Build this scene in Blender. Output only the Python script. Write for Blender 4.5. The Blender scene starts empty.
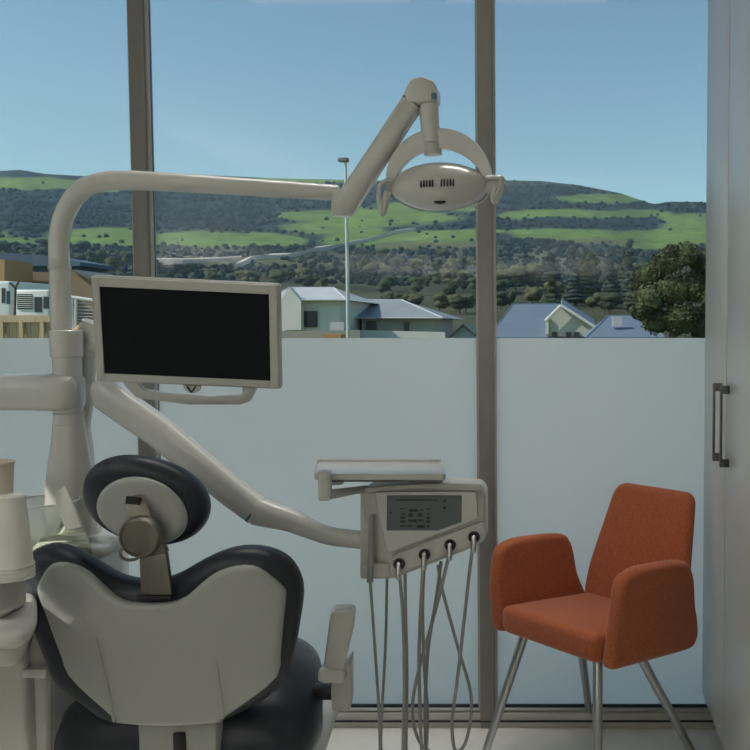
import bpy, bmesh, math, random
from math import sin, cos, tan, atan, pi, radians, sqrt, exp
from mathutils import Vector, Matrix, noise as mnoise

random.seed(7)
scene = bpy.context.scene
COL = scene.collection

# ------------------------------------------------------------------ camera
F = 900.0; CX = 562.5; CY = 375.0; TH = radians(3.1); H = 1.35; FZ = -.085      # FZ: floor level, H: lens height in the same frame
cam_d = bpy.data.cameras.new('camera'); cam = bpy.data.objects.new('camera', cam_d); COL.objects.link(cam)
cam.location = (0, 0, H); cam.rotation_euler = (pi/2 - TH, 0, 0)
cam_d.sensor_width = 36; cam_d.lens = F/750*36; cam_d.shift_x = (375-CX)/750
cam_d.clip_start = 0.05; cam_d.clip_end = 6000
scene.camera = cam

# ------------------------------------------------------------------ sky, sun, exposure
SUN_AZ = radians(-108)      # from the view direction (+Y), negative = to the left
SUN_EL = radians(40)
world = bpy.data.worlds.new('sky'); scene.world = world; world.use_nodes = True
wn = world.node_tree.nodes; wl = world.node_tree.links
bg = wn['Background']
sky = wn.new('ShaderNodeTexSky'); sky.sky_type = 'NISHITA'; sky.sun_disc = False
sky.sun_elevation = SUN_EL; sky.sun_rotation = SUN_AZ
sky.air_density = 1.0; sky.dust_density = 0.6; sky.ozone_density = 1.6; sky.altitude = 100
hs = wn.new('ShaderNodeHueSaturation'); hs.inputs['Saturation'].default_value = 0.92
tn = wn.new('ShaderNodeMix'); tn.data_type = 'RGBA'; tn.blend_type = 'MULTIPLY'; tn.inputs[0].default_value = 1; tn.inputs[7].default_value = (.77, .97, .945, 1)
wl.new(sky.outputs[0], hs.inputs['Color']); wl.new(hs.outputs[0], tn.inputs[6]); wl.new(tn.outputs[2], bg.inputs['Color'])
bg.inputs['Strength'].default_value = 0.14
sun_d = bpy.data.lights.new('sun', 'SUN'); sun_d.energy = 4.2; sun_d.angle = radians(0.6); sun_d.color = (1, .94, .84)
sun = bpy.data.objects.new('sun', sun_d); COL.objects.link(sun)
sdir = Vector((sin(SUN_AZ)*cos(SUN_EL), cos(SUN_AZ)*cos(SUN_EL), sin(SUN_EL)))
sun.rotation_euler = (-sdir).to_track_quat('-Z', 'Y').to_euler(); sun.location = (-8, -3, 12)
vs = scene.view_settings
vs.view_transform = 'Standard'; vs.look = 'None'; vs.gamma = 1; vs.use_curve_mapping = False; vs.exposure = 0.0

# ------------------------------------------------------------------ helpers
def P(px, py, Y):
    """world point seen at pixel (px, py) on the vertical plane at distance Y"""
    a = (px-CX)/F; b = (CY-py)/F
    d = Vector((a, b*sin(TH)+cos(TH), b*cos(TH)-sin(TH)))
    return Vector((0, 0, H)) + d*(Y/d.y)

def Pz(px, py, z):
    a = (px-CX)/F; b = (CY-py)/F
    d = Vector((a, b*sin(TH)+cos(TH), b*cos(TH)-sin(TH)))
    return Vector((0, 0, H)) + d*((z-H)/d.z)

MATS = {}
def mat(name, col, rough=.5, metal=0, var=.06, scale=8, bump=0, bscale=60, spec=.5, coat=0, sheen=0, col2=None, detail=3, stretch=None):
    if name in MATS: return MATS[name]
    m = bpy.data.materials.new(name); m.use_nodes = True
    nt = m.node_tree; b = nt.nodes['Principled BSDF']
    tc = nt.nodes.new('ShaderNodeTexCoord'); nz = nt.nodes.new('ShaderNodeTexNoise')
    nz.inputs['Scale'].default_value = scale; nz.inputs['Detail'].default_value = detail
    src = tc.outputs['Object']
    if stretch:
        mp = nt.nodes.new('ShaderNodeMapping'); mp.inputs['Scale'].default_value = stretch
        nt.links.new(src, mp.inputs['Vector']); src = mp.outputs[0]
    nt.links.new(src, nz.inputs['Vector'])
    rp = nt.nodes.new('ShaderNodeValToRGB')
    c1 = [max(0, c*(1-var)) for c in col]; c2 = list(col2) if col2 else [min(1, c*(1+var)) for c in col]
    rp.color_ramp.elements[0].color = (*c1, 1); rp.color_ramp.elements[1].color = (*c2, 1)
    rp.color_ramp.elements[0].position = .32; rp.color_ramp.elements[1].position = .68
    nt.links.new(nz.outputs['Fac'], rp.inputs['Fac']); nt.links.new(rp.outputs[0], b.inputs['Base Color'])
    b.inputs['Roughness'].default_value = rough; b.inputs['Metallic'].default_value = metal
    b.inputs['Specular IOR Level'].default_value = spec
    b.inputs['Coat Weight'].default_value = coat; b.inputs['Coat Roughness'].default_value = .12
    b.inputs['Sheen Weight'].default_value = sheen; b.inputs['Sheen Roughness'].default_value = .4
    if bump:
        n2 = nt.nodes.new('ShaderNodeTexNoise'); n2.inputs['Scale'].default_value = bscale; n2.inputs['Detail'].default_value = 2
        bp = nt.nodes.new('ShaderNodeBump'); bp.inputs['Strength'].default_value = bump; bp.inputs['Distance'].default_value = .002
        nt.links.new(src, n2.inputs['Vector']); nt.links.new(n2.outputs['Fac'], bp.inputs['Height']); nt.links.new(bp.outputs[0], b.inputs['Normal'])
    MATS[name] = m
    return m

def link(o, parent=None):
    COL.objects.link(o)
    if parent is not None: o.parent = parent; o.matrix_parent_inverse = Matrix.Identity(4)
    return o

def tag(o, label=None, cat=None, group=None, kind=None):
    if label: o['label'] = label
    if cat: o['category'] = cat
    if group: o['group'] = group
    if kind: o['kind'] = kind
    return o

def thing(name, label, cat, loc=(0, 0, 0), rz=0, group=None):
    o = bpy.data.objects.new(name, None); o.empty_display_size = .1
    COL.objects.link(o); o.location = loc; o.rotation_euler = (0, 0, rz)
    return tag(o, label, cat, group)

def obj(name, bm, m, parent=None, smooth=40, world=True):
    """one mesh object; world=True: vertices are in world space and moved into the parent's frame"""
    me = bpy.data.meshes.new(name)
    if parent is not None and world:
        M = Matrix.LocRotScale(parent.location, parent.rotation_euler, parent.scale)
        if parent.parent is not None:
            g = parent.parent; M = Matrix.LocRotScale(g.location, g.rotation_euler, g.scale) @ M
        bmesh.ops.transform(bm, matrix=M.inverted(), verts=bm.verts)
    bmesh.ops.recalc_face_normals(bm, faces=bm.faces)
    bm.to_mesh(me); bm.free()
    if smooth is not None:
        me.shade_smooth()
        if smooth < 180: me.set_sharp_from_angle(angle=radians(smooth))
    if m is not None: me.materials.append(MATS[m] if isinstance(m, str) else m)
    o = bpy.data.objects.new(name, me)
    return link(o, parent)

def B(): return bmesh.new()

def box(bm, c, s, rot=None, bev=0, seg=2):
    g = bmesh.ops.create_cube(bm, size=1)
    vs_ = g['verts']
    M = Matrix.Translation(Vector(c)) @ ((rot.to_4x4() if rot is not None else Matrix.Identity(4)) @ Matrix.Diagonal((s[0], s[1], s[2], 1)))
    bmesh.ops.transform(bm, matrix=M, verts=vs_)
    if bev:
        es = list({e for v in vs_ for e in v.link_edges})
        bmesh.ops.bevel(bm, geom=es, offset=bev, segments=seg, profile=.5, affect='EDGES')
    return bm

def loft(bm, rings, cap=True, closed=False):
    vr = [[bm.verts.new(p) for p in r] for r in rings]
    n = len(vr[0])
    for i in range(len(vr) - (0 if closed else 1)):
        a, b = vr[i], vr[(i+1) % len(vr)]
        for j in range(n):
            try: bm.faces.new((a[j], a[(j+1) % n], b[(j+1) % n], b[j]))
            except ValueError: pass
    if cap and not closed:
        bm.faces.new(list(reversed(vr[0]))); bm.faces.new(vr[-1])
    return bm

def frames(pts, up=None):
    pts = [Vector(p) for p in pts]; out = []
    t0 = (pts[1]-pts[0]).normalized()
    ref = Vector(up) if up is not None else (Vector((0, 0, 1)) if abs(t0.z) < .9 else Vector((0, 1, 0)))
    nrm = (ref - t0*ref.dot(t0)).normalized()
    for i, p in enumerate(pts):
        if i == 0: t = t0
        elif i == len(pts)-1: t = (pts[-1]-pts[-2]).normalized()
        else: t = ((pts[i+1]-p).normalized() + (p-pts[i-1]).normalized()).normalized()
        nrm = (nrm - t*nrm.dot(t)).normalized()
        out.append((p, t, nrm, t.cross(nrm)))
    return out

def spline(pts, n=6):
    """Catmull-Rom through the points"""
    pts = [Vector(p) for p in pts]
    q = [pts[0]*2-pts[1]] + pts + [pts[-1]*2-pts[-2]]; out = []
    for i in range(1, len(q)-2):
        for k in range(n):
            t = k/n
            a, b, c, d = q[i-1], q[i], q[i+1], q[i+2]
            out.append(.5*((2*b)+(c-a)*t+(2*a-5*b+4*c-d)*t*t+(3*b-a-3*c+d)*t**3))
    out.append(pts[-1].copy())
    return out

def tube(bm, pts, r, n=12, up=None, flat=1.0, power=2.0, cap=True):
    """sweep; r number or list; flat = ratio of the side radius to the normal radius; power>2 makes it squarer"""
    rings = []
    N = len(pts)
    for i, (p, t, a, b) in enumerate(frames(pts, up)):
        ri = r if not isinstance(r, (list, tuple)) else r[min(i, len(r)-1)]
        fi = flat if not isinstance(flat, (list, tuple)) else flat[min(i, len(flat)-1)]
        ring = []
        for k in range(n):
            an = 2*pi*k/n; ca, sa = cos(an), sin(an)
            e = 2/power
            x = math.copysign(abs(ca)**e, ca); y = math.copysign(abs(sa)**e, sa)
            ring.append(p + a*(ri*x) + b*(ri*fi*y))
        rings.append(ring)
    return loft(bm, rings, cap)

def lathe(bm, prof, c=(0, 0, 0), n=24, axis=None, cap=True):
    """profile of (radius, height) turned round z, then axis rotation and offset"""
    R = axis.to_3x3() if axis is not None else Matrix.Identity(3)
    rings = [[Vector(c) + R @ Vector((max(r, 1e-4)*cos(2*pi*k/n), max(r, 1e-4)*sin(2*pi*k/n), z)) for k in range(n)] for r, z in prof]
    return loft(bm, rings, cap)

def roundpoly(pts, r, seg=4):
    """round the corners of a closed 2-D polygon"""
    out = []; n = len(pts)
    for i in range(n):
        p = Vector(pts[i]); a = Vector(pts[i-1]); b = Vector(pts[(i+1) % n])
        ri = r[i] if isinstance(r, (list, tuple)) else r
        d1 = a-p; d2 = b-p
        k = min(ri, d1.length*.45, d2.length*.45)
        if k < 1e-6: out.append(p); continue
        s = p+d1.normalized()*k; e = p+d2.normalized()*k
        for j in range(seg+1):
            t = j/seg
            out.append(s*(1-t)**2 + p*2*t*(1-t) + e*t*t)
    return out

def inset(poly, d):
    n = len(poly); out = []
    A = sum(poly[i][0]*poly[(i+1) % n][1]-poly[(i+1) % n][0]*poly[i][1] for i in range(n))
    s = 1 if A > 0 else -1
    for i in range(n):
        a, p, b = Vector(poly[i-1]), Vector(poly[i]), Vector(poly[(i+1) % n])
        d1 = (p-a); d2 = (b-p)
        n1 = Vector((-d1.y, d1.x)); n2 = Vector((-d2.y, d2.x))
        if n1.length > 1e-9: n1.normalize()
        if n2.length > 1e-9: n2.normalize()
        m = n1+n2
        if m.length < 1e-6: m = n1
        m.normalize()
        out.append(p + m*s*d)
    return out

def panel(bm, poly, t, r, fn, seg=4, back_r=None, fan=False):
    """soft-edged slab: outline poly (2-D), thickness t (w from -t/2 to t/2), edge radius r; fn maps (u, v, w) to world"""
    rings = []
    br = r if back_r is None else back_r
    for k in range(seg+1):
        a = pi/2*k/seg
        rings.append((br*(1-sin(a)), -t/2+br*(1-cos(a))))
    for k in range(seg+1):
        a = pi/2*k/seg
        rings.append((r*(1-cos(a)), t/2-r*(1-sin(a))))
    rr = []
    for d, w in rings:
        q = inset(poly, d) if d > 1e-6 else [Vector(p) for p in poly]
        rr.append([fn(p[0], p[1], w) for p in q])
    if fan:
        ce = Vector((sum(p[0] for p in q)/len(q), sum(p[1] for p in q)/len(q))) if fan is True else Vector(fan)
        for k in (.82, .64, .46, .28, .1): rr.append([fn(ce.x+(p[0]-ce.x)*k, ce.y+(p[1]-ce.y)*k, t/2) for p in q])
    return loft(bm, rr, True)

def prism(bm, pts, vec):
    """extrude a 3-D polygon along vec"""
    v = Vector(vec)
    return loft(bm, [[Vector(p) for p in pts], [Vector(p)+v for p in pts]], True)

def pxpoly(pts, Y): return [P(a, b, Y) for a, b in pts]

def bevel_all(bm, off, seg=2, ang=30):
    bm.normal_update()
    es = [e for e in bm.edges if len(e.link_faces) == 2 and e.calc_face_angle(0) > radians(ang)]
    bmesh.ops.bevel(bm, geom=es, offset=off, segments=seg, profile=.5, affect='EDGES', clamp_overlap=True)
    return bm

def ellipsoid(bm, c, r, u=24, v=14, rot=None):
    g = bmesh.ops.create_uvsphere(bm, u_segments=u, v_segments=v, radius=1)
    M = Matrix.Translation(Vector(c)) @ ((rot.to_4x4() if rot is not None else Matrix.Identity(4)) @ Matrix.Diagonal((*r, 1)))
    bmesh.ops.transform(bm, matrix=M, verts=g['verts'])
    return bm

def RX(a): return Matrix.Rotation(a, 3, 'X')
def RY(a): return Matrix.Rotation(a, 3, 'Y')
def RZ(a): return Matrix.Rotation(a, 3, 'Z')

# ------------------------------------------------------------------ materials
mat('wall_paint', (.62, .62, .58), .8, var=.03)
mat('ceiling_paint', (.75, .74, .7), .9, var=.02)
mat('floor_vinyl', (.78, .77, .72), .35, var=.05, scale=5, col2=(.84, .83, .77))
mat('mullion_paint', (.235, .225, .208), .5, var=.04, scale=20)
mat('mullion_edge', (.42, .42, .4), .4, var=.04)
mat('gasket', (.02, .022, .025), .6, var=.2)
mat('sill_paint', (.50, .49, .45), .45, var=.04)
mat('cabinet_paint', (.60, .61, .595), .3, var=.02, scale=3, spec=.5)
mat('gap_shade', (.05, .05, .05), .6)
mat('handle_steel', (.15, .145, .14), .42, 1, var=.06)
mat('orange_fabric', (.40, .112, .052), .92, var=.16, scale=160, bump=.35, bscale=420, spec=.15, sheen=.25, col2=(.47, .135, .062))
mat('chrome_leg', (.45, .46, .46), .3, 1, var=.08)
mat('unit_white', (.60, .60, .57), .24, var=.02, scale=6, spec=.5, coat=.3)
mat('unit_cream', (.52, .515, .48), .34, var=.03, scale=6, spec=.5)
mat('shell_white', (.40, .41, .39), .26, var=.025, scale=5, spec=.5, coat=.2)
mat('navy_vinyl', (.022, .028, .04), .42, var=.15, scale=30, bump=.12, bscale=200, spec=.45)
mat('bracket_steel', (.20, .188, .16), .42, .8, var=.1, scale=40, stretch=(1, 1, .2))
mat('screen_black', (.006, .008, .010), .3, var=.1, spec=.2)
mat('screen_grey', (.13, .155, .165), .3, var=.05)
mat('screen_mark', (.03, .04, .045), .35, var=.1)
mat('black_rubber', (.015, .015, .016), .5, var=.2)
mat('steel', (.5, .5, .48), .3, 1, var=.08)
mat('hose_grey', (.30, .305, .29), .5, var=.06)
mat('paper_white', (.86, .85, .80), .8, var=.03)
mat('paper_beige', (.76, .66, .55), .8, var=.04)
mat('tray_steel', (.55, .55, .53), .3, .35, var=.04)
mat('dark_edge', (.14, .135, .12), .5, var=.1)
mat('concrete', (.62, .60, .55), .9, var=.15, scale=.6)
mat('bark', (.11, .085, .06), .95, var=.35, scale=6, bump=.5, bscale=12)

def special(name):
    m = bpy.data.materials.new(name); m.use_nodes = True; nt = m.node_tree
    nt.nodes.remove(nt.nodes['Principled BSDF']); MATS[name] = m
    return m, nt, nt.nodes['Material Output']

# clear glazing: thin sheet, mostly see-through with a mirror share that grows to grazing angles
m, nt, out = special('glazing')
tr = nt.nodes.new('ShaderNodeBsdfTransparent'); tr.inputs[0].default_value = (.955, .97, .968, 1)
gl = nt.nodes.new('ShaderNodeBsdfGlossy'); gl.inputs['Roughness'].default_value = .02; gl.inputs[0].default_value = (.9, .9, .9, 1)
fr = nt.nodes.new('ShaderNodeFresnel'); fr.inputs[0].default_value = 1.24
mx = nt.nodes.new('ShaderNodeMixShader')
nt.links.new(fr.outputs[0], mx.inputs[0]); nt.links.new(tr.outputs[0], mx.inputs[1]); nt.links.new(gl.outputs[0], mx.inputs[2]); nt.links.new(mx.outputs[0], out.inputs[0])
# frosted privacy film: scatters light both ways
m, nt, out = special('frosted_film')
tl = nt.nodes.new('ShaderNodeBsdfTranslucent'); tl.inputs[0].default_value = (.99, 1, .96, 1)
df = nt.nodes.new('ShaderNodeBsdfDiffuse'); df.inputs[0].default_value = (.82, .83, .79, 1)
nz = nt.nodes.new('ShaderNodeTexNoise'); nz.inputs['Scale'].default_value = 900
rp = nt.nodes.new('ShaderNodeMapRange'); rp.inputs[3].default_value = .14; rp.inputs[4].default_value = .20
mx = nt.nodes.new('ShaderNodeMixShader'); nt.links.new(nz.outputs['Fac'], rp.inputs[0]); nt.links.new(rp.outputs[0], mx.inputs[0])
nt.links.new(tl.outputs[0], mx.inputs[1]); nt.links.new(df.outputs[0], mx.inputs[2])
gl = nt.nodes.new('ShaderNodeBsdfGlossy'); gl.inputs['Roughness'].default_value = .25
m2 = nt.nodes.new('ShaderNodeMixShader'); m2.inputs[0].default_value = .04
nt.links.new(mx.outputs[0], m2.inputs[1]); nt.links.new(gl.outputs[0], m2.inputs[2]); nt.links.new(m2.outputs[0], out.inputs[0])
# clear drinking glass / bowl
m, nt, out = special('clear_glass')
tr = nt.nodes.new('ShaderNodeBsdfTransparent'); tr.inputs[0].default_value = (.88, .90, .88, 1)
gl = nt.nodes.new('ShaderNodeBsdfGlossy'); gl.inputs['Roughness'].default_value = .12
df = nt.nodes.new('ShaderNodeBsdfTranslucent'); df.inputs[0].default_value = (.9, .92, .88, 1)
fr = nt.nodes.new('ShaderNodeLayerWeight'); fr.inputs[0].default_value = .15
mx = nt.nodes.new('ShaderNodeMixShader'); m2 = nt.nodes.new('ShaderNodeMixShader'); m2.inputs[0].default_value = .5
nt.links.new(tr.outputs[0], m2.inputs[1]); nt.links.new(df.outputs[0], m2.inputs[2])
nt.links.new(fr.outputs['Fresnel'], mx.inputs[0]); nt.links.new(m2.outputs[0], mx.inputs[1]); nt.links.new(gl.outputs[0], mx.inputs[2]); nt.links.new(mx.outputs[0], out.inputs[0])
# glowing diffuser of the added fill lamps
m, nt, out = special('fill_diffuser')
em = nt.nodes.new('ShaderNodeEmission'); em.inputs[0].default_value = (1, .95, .86, 1); em.inputs[1].default_value = 3.0
nt.links.new(em.outputs[0], out.inputs[0])

# ------------------------------------------------------------------ the room
YW = 3.185          # glazing plane
YF = 3.14           # inner face of the frame
XL, XR, YB, ZC = -2.75, 1.12, -2.4, 2.7
YO = 3.26
def st(o): o['kind'] = 'structure'; return o
st(obj('floor', box(B(), ((XL+XR)/2, (YB+YO)/2, FZ-.05), (XR-XL+.4, YO-YB+.2, .1)), 'floor_vinyl'))
st(obj('ceiling', box(B(), ((XL+XR)/2, (YB+YO)/2, ZC+.06), (XR-XL+.4, YO-YB+.2, .12)), 'ceiling_paint'))
st(obj('wall_back', box(B(), ((XL+XR)/2, YB-.06, (ZC+FZ)/2), (XR-XL+.4, .12, ZC-FZ)), 'wall_paint'))
st(obj('wall_right', box(B(), (XR+.06, (YB+YO)/2, (ZC+FZ)/2), (.12, YO-YB, ZC-FZ)), 'wall_paint'))
# left wall with an added, unseen side window, sized to let sun onto the unit
bm = B()
WY0, WY1, WZ0, WZ1 = .95, 1.85, 1.2, 2.34
box(bm, (XL-.06, (YB+WY0)/2, (ZC+FZ)/2), (.12, WY0-YB, ZC-FZ)); box(bm, (XL-.06, (WY1+YO)/2, (ZC+FZ)/2), (.12, YO-WY1, ZC-FZ))
box(bm, (XL-.06, (WY0+WY1)/2, (WZ0+FZ)/2), (.12, WY1-WY0, WZ0-FZ)); box(bm, (XL-.06, (WY0+WY1)/2, (WZ1+ZC)/2), (.12, WY1-WY0, ZC-WZ1))
wall_left = st(obj('wall_left', bm, 'wall_paint'))

# glass front: mullions measured on the glazing plane
def XP(px, py=300, Y=YW): return P(px, py, Y).x
mx1 = (P(129.6, 150, YF).x + P(147, 150, YF).x)/2
mx2 = (P(478.5, 200, YF).x + P(492, 200, YF).x)/2
mx3 = P(705, 340, YF).x + .05
mx0 = mx1-1.2
MW = .052
for i, x in enumerate((mx0, mx1, mx2, mx3+.02)):
    t = st(bpy.data.objects.new('trim_%d' % (i+1), None)); COL.objects.link(t); t.location = (x, YF, 0)
    obj('mullion', box(B(), (x, YF+.021, (ZC+FZ)/2), (MW, .042, ZC-FZ), bev=.003), 'mullion_paint', t)
    obj('outer_cap', box(B(), (x, YW+.012, (ZC+FZ)/2), (MW, .016, ZC-FZ), bev=.003), 'mullion_paint', t)
    for s in (-1, 1):
        obj('glazing_gasket', box(B(), (x+s*(MW/2+.003), YW-.011, (ZC+FZ)/2), (.006, .014, ZC-FZ-.08)), 'gasket', t)
        obj('glazing_bead', box(B(), (x+s*(MW/2+.0045), YW-.024, (ZC+FZ)/2), (.009, .012, ZC-FZ-.08)), 'mullion_edge', t)
zs = P(400, 707.5, YW-.01).z      # top of the bottom rail
zf = P(560, 338, YW).z        # top of the frosted film
rail = st(obj('baseboard_window', box(B(), ((mx0+mx3)/2, YF+.04, (zs+FZ)/2-.004), (mx3-mx0, .07, zs-FZ-.008), bev=.004), 'sill_paint'))
obj('drip_groove', box(B(), ((mx0+mx3)/2, YF+.003, FZ+(zs-FZ)*.42), (mx3-mx0, .006, .006)), 'gasket', rail)
obj('rail_lip', box(B(), ((mx0+mx3)/2, YF+.025, zs+.000), (mx3-mx0, .03, .007), bev=.002), 'mullion_edge', rail)
for i, (a, b) in enumerate(((mx0, mx1), (mx1, mx2), (mx2, mx3))):
    w = st(bpy.data.objects.new('window_%d' % (i+1), None)); COL.objects.link(w); w.location = ((a+b)/2, YW, 0)
    x0, x1 = a+MW/2, b-MW/2
    obj('pane', box(B(), ((x0+x1)/2, YW, (zs+ZC)/2), (x1-x0, .008, ZC-zs)), 'glazing', w)
    bm = B(); vs4 = [bm.verts.new(v) for v in ((x0+.008, YW-.0055, zs+.012), (x1-.008, YW-.0055, zs+.012), (x1-.008, YW-.0055, zf), (x0+.008, YW-.0055, zf))]
    bm.faces.new(vs4)
    tag(obj('frosted_film', bm, 'frosted_film', w), 'frosted privacy film on the lower glass')
    obj('glazing_gasket', box(B(), ((x0+x1)/2, YW-.012, zs+.006), (x1-x0, .012, .012)), 'gasket', w)

# added side window, unseen in the left wall, a sunlight opening
w = st(bpy.data.objects.new('window_4', None)); COL.objects.link(w); w.location = (XL, (WY0+WY1)/2, 0)
bm = B()
for z in (WZ0+.02, WZ1-.02): box(bm, (XL-.06, (WY0+WY1)/2, z), (.07, WY1-WY0, .04))
for y in (WY0+.02, WY1-.02): box(bm, (XL-.06, y, (WZ0+WZ1)/2), (.07, .04, WZ1-WZ0-.08))
obj('window_frame', bm, 'mullion_edge', w)
obj('pane', box(B(), (XL-.06, (WY0+WY1)/2, (WZ0+WZ1)/2), (.008, WY1-WY0-.08, WZ1-WZ0-.08)), 'glazing', w)

# unseen fill lamps added on the rear and side walls, washing the ceiling
def fill_uplight(x, y, ln, along_x, aim, power, label):
    t = thing('added_wall_uplight', label, 'lamp', (x, y, 1.75), 0, 'added fill uplights')
    sx, sy = (ln, .10) if along_x else (.10, ln)
    bm = B(); box(bm, (x, y, 1.70), (sx, sy, .02), bev=.004)
    if along_x:
        for s in (-1, 1): box(bm, (x, y+s*.055, 1.755), (sx, .01, .13), bev=.003)
    else:
        for s in (-1, 1): box(bm, (x+s*.055, y, 1.755), (.01, sy, .13), bev=.003)
    obj('trough', bm, 'unit_white', t)
    obj('diffuser', box(B(), (x, y, 1.755), (sx-.02, .07, .008) if along_x else (.07, sy-.02, .008)), 'fill_diffuser', t)
    ld = bpy.data.lights.new('fill_uplight', 'AREA'); ld.shape = 'RECTANGLE'; ld.size = ln-.04 if along_x else .08; ld.size_y = .08 if along_x else ln-.04
    ld.energy = power; ld.color = (1, .98, .945)
    lo = bpy.data.objects.new('fill_uplight', ld); COL.objects.link(lo); lo.location = (x, y, 1.762)
    lo.rotation_euler = Vector(aim).to_track_quat('-Z', 'Y').to_euler()
UP = 36
fill_uplight(-.8, YB+.09, 2.6, True, (0, 0, 1), UP, 'long white fill lamp added unseen on the rear wall')
fill_uplight(XL+.09, -.8, 2.2, False, (0, 0, 1), UP, 'long white fill lamp added unseen on the side wall')

# two slim fill lamps added unseen on the ceiling, close to the window
def fill_downlight(x, y, power, label):
    t = thing('added_downlight', label, 'lamp', (x, y, ZC), 0, 'added fill downlights')
    bm = B()
    for sgn in (-1, 1):
        box(bm, (x+sgn*.34, y, ZC-.012), (.02, .16, .024)); box(bm, (x, y+sgn*.07, ZC-.012), (.70, .02, .024))
    obj('frame', bm, 'unit_white', t)
    obj('diffuser', box(B(), (x, y, ZC-.006), (.66, .12, .008)), 'fill_diffuser', t)
    ld = bpy.data.lights.new('fill_downlight', 'AREA'); ld.shape = 'RECTANGLE'; ld.size = .64; ld.size_y = .10; ld.energy = power; ld.color = (1, .97, .91); ld.spread = radians(66)
    lo = bpy.data.objects.new('fill_downlight', ld); COL.objects.link(lo); lo.location = (x, y, ZC-.016)
DL = 2.0
fill_downlight(-.15, 2.62, DL, 'slim unseen fill lamp added over the orange armchair')
fill_downlight(-.95, 2.62, DL, 'slim unseen fill lamp added over the lamp column')

# ================================================================== OUTDOORS
import bisect
def interp(x, xs, ys):
    if x <= xs[0]: return ys[0]
    if x >= xs[-1]: return ys[-1]
    i = bisect.bisect_right(xs, x); t = (x-xs[i-1])/(xs[i]-xs[i-1])
    return ys[i-1]*(1-t)+ys[i]*t
RU = [-400, -100, 0, 20, 45, 80, 130, 200, 270, 330, 400, 478, 497, 540, 580, 620, 648, 656, 668, 700, 760, 1000, 1300]
RV = [168, 170, 171, 170, 174, 176, 176, 175, 178, 179, 181, 179, 180, 181, 185.5, 193, 202.5, 204, 201.5, 202, 204, 208, 205]
GY = [90, 130, 200, 350, 550, 800, 1050, 1300]
GV = [-.02, .03, .11, .25, .41, .58, .79, 1.0]
def terr_py(u, Y):
    r = interp(u, RU, RV)
    return 337 - (337-r)*interp(Y, GY, GV)
def terr_z(u, Y):
    Yc = min(Y, 1300)
    py = terr_py(u, Yc)
    z = H + Yc*tan(atan((375-py)/900)-TH)
    X = (u-CX)/F*Y
    amp = max(0, min(1, (Y-130)/500))*max(0, min(1, (1330-Y)/260))
    z += amp*(6*mnoise.noise((X*.0042, Y*.0032, 1.3)) + 2.5*mnoise.noise((X*.012, Y*.012, 7.1)))
    if Y > 1300: z -= (Y-1300)*.22
    return z
def terr_pt(u, Y, dz=0):
    z = terr_z(u, Y); ax = Y*cos(TH)-(z-H)*sin(TH)
    return Vector(((u-CX)/F*ax, Y, z+dz))
def terr_at(u, py):
    lo, hi = 95, 1300
    for _ in range(30):
        m_ = (lo+hi)/2
        if terr_py(u, m_) > py: lo = m_
        else: hi = m_
    return (lo+hi)/2
# fields and woods: (u, py, radius u, radius py)
GREEN = [(20, 184, 75, 7), (95, 187, 40, 6), (100, 238, 60, 13), (200, 241, 60, 9), (20, 243, 45, 6), (270, 240, 40, 7), (370, 217, 95, 9), (430, 207, 60, 5), (320, 180, 150, 2.6), (400, 238, 90, 9), (450, 232, 60, 6),
         (330, 228, 60, 6), (560, 234, 62, 7), (665, 238, 60, 11), (600, 199, 50, 5), (575, 213, 60, 4.5), (690, 217, 30, 5), (520, 178, 40, 3), (720, 225, 60, 8), (640, 213, 40, 4), (520, 215, 22, 4), (-100, 235, 120, 14), (850, 225, 130, 16)]
OLIVE = [(430, 244, 60, 4.5), (600, 240, 40, 3.5), (250, 262, 120, 5)]
def field(u, py, X, Y):
    n1 = mnoise.noise((X*.010, Y*.008, 3.0))*.35 + mnoise.noise((X*.03, Y*.025, 9.0))*.35
    g = max((1-((u-a)/c)**2-((py-b)/d)**2) for a, b, c, d in GREEN)
    o = max((1-((u-a)/c)**2-((py-b)/d)**2) for a, b, c, d in OLIVE)
    return g+n1, o+n1
bm = B(); us = [-420 + 5.0*i for i in range(330)]
Ys = [88, 100, 115, 130, 150] + [150+ (1300-150)*((k+1)/95)**1.05 for k in range(95)] + [1340, 1420, 1600, 2000]
lay = bm.verts.layers.float_color.new('land')
grid = []
for Y in Ys:
    row = []
    for u in us:
        p = terr_pt(u, Y); v = bm.verts.new(p); row.append(v)
        py = terr_py(u, min(Y, 1300))
        g, o = field(u, py, p.x, Y)
        v1 = mnoise.noise((p.x*.02, Y*.02, 5.0))
        wood = Vector((.014, .027, .034))*(1+.35*v1); grass = Vector((.115, .185, .042))*(1+.25*v1); oliv = Vector((.10, .105, .052))*(1+.2*v1); scrub = Vector((.060, .070, .042))*(1+.5*v1)
        base = wood.lerp(scrub, max(0, min(1, (py-236)/22)))
        c = base.lerp(grass, max(0, min(1, g*4)))
        c = c.lerp(oliv, max(0, min(.8, o*3)))
        v[lay] = (c.x, c.y, c.z, 1)
    grid.append(row)
for i in range(len(grid)-1):
    for j in range(len(us)-1):
        bm.faces.new((grid[i][j], grid[i][j+1], grid[i+1][j+1], grid[i+1][j]))
m = bpy.data.materials.new('hill_land'); m.use_nodes = True; nt = m.node_tree; b = nt.nodes['Principled BSDF']
at = nt.nodes.new('ShaderNodeAttribute'); at.attribute_name = 'land'
nz = nt.nodes.new('ShaderNodeTexNoise'); nz.inputs['Scale'].default_value = .06; nz.inputs['Detail'].default_value = 6
tc = nt.nodes.new('ShaderNodeTexCoord'); nt.links.new(tc.outputs['Object'], nz.inputs['Vector'])
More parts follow.
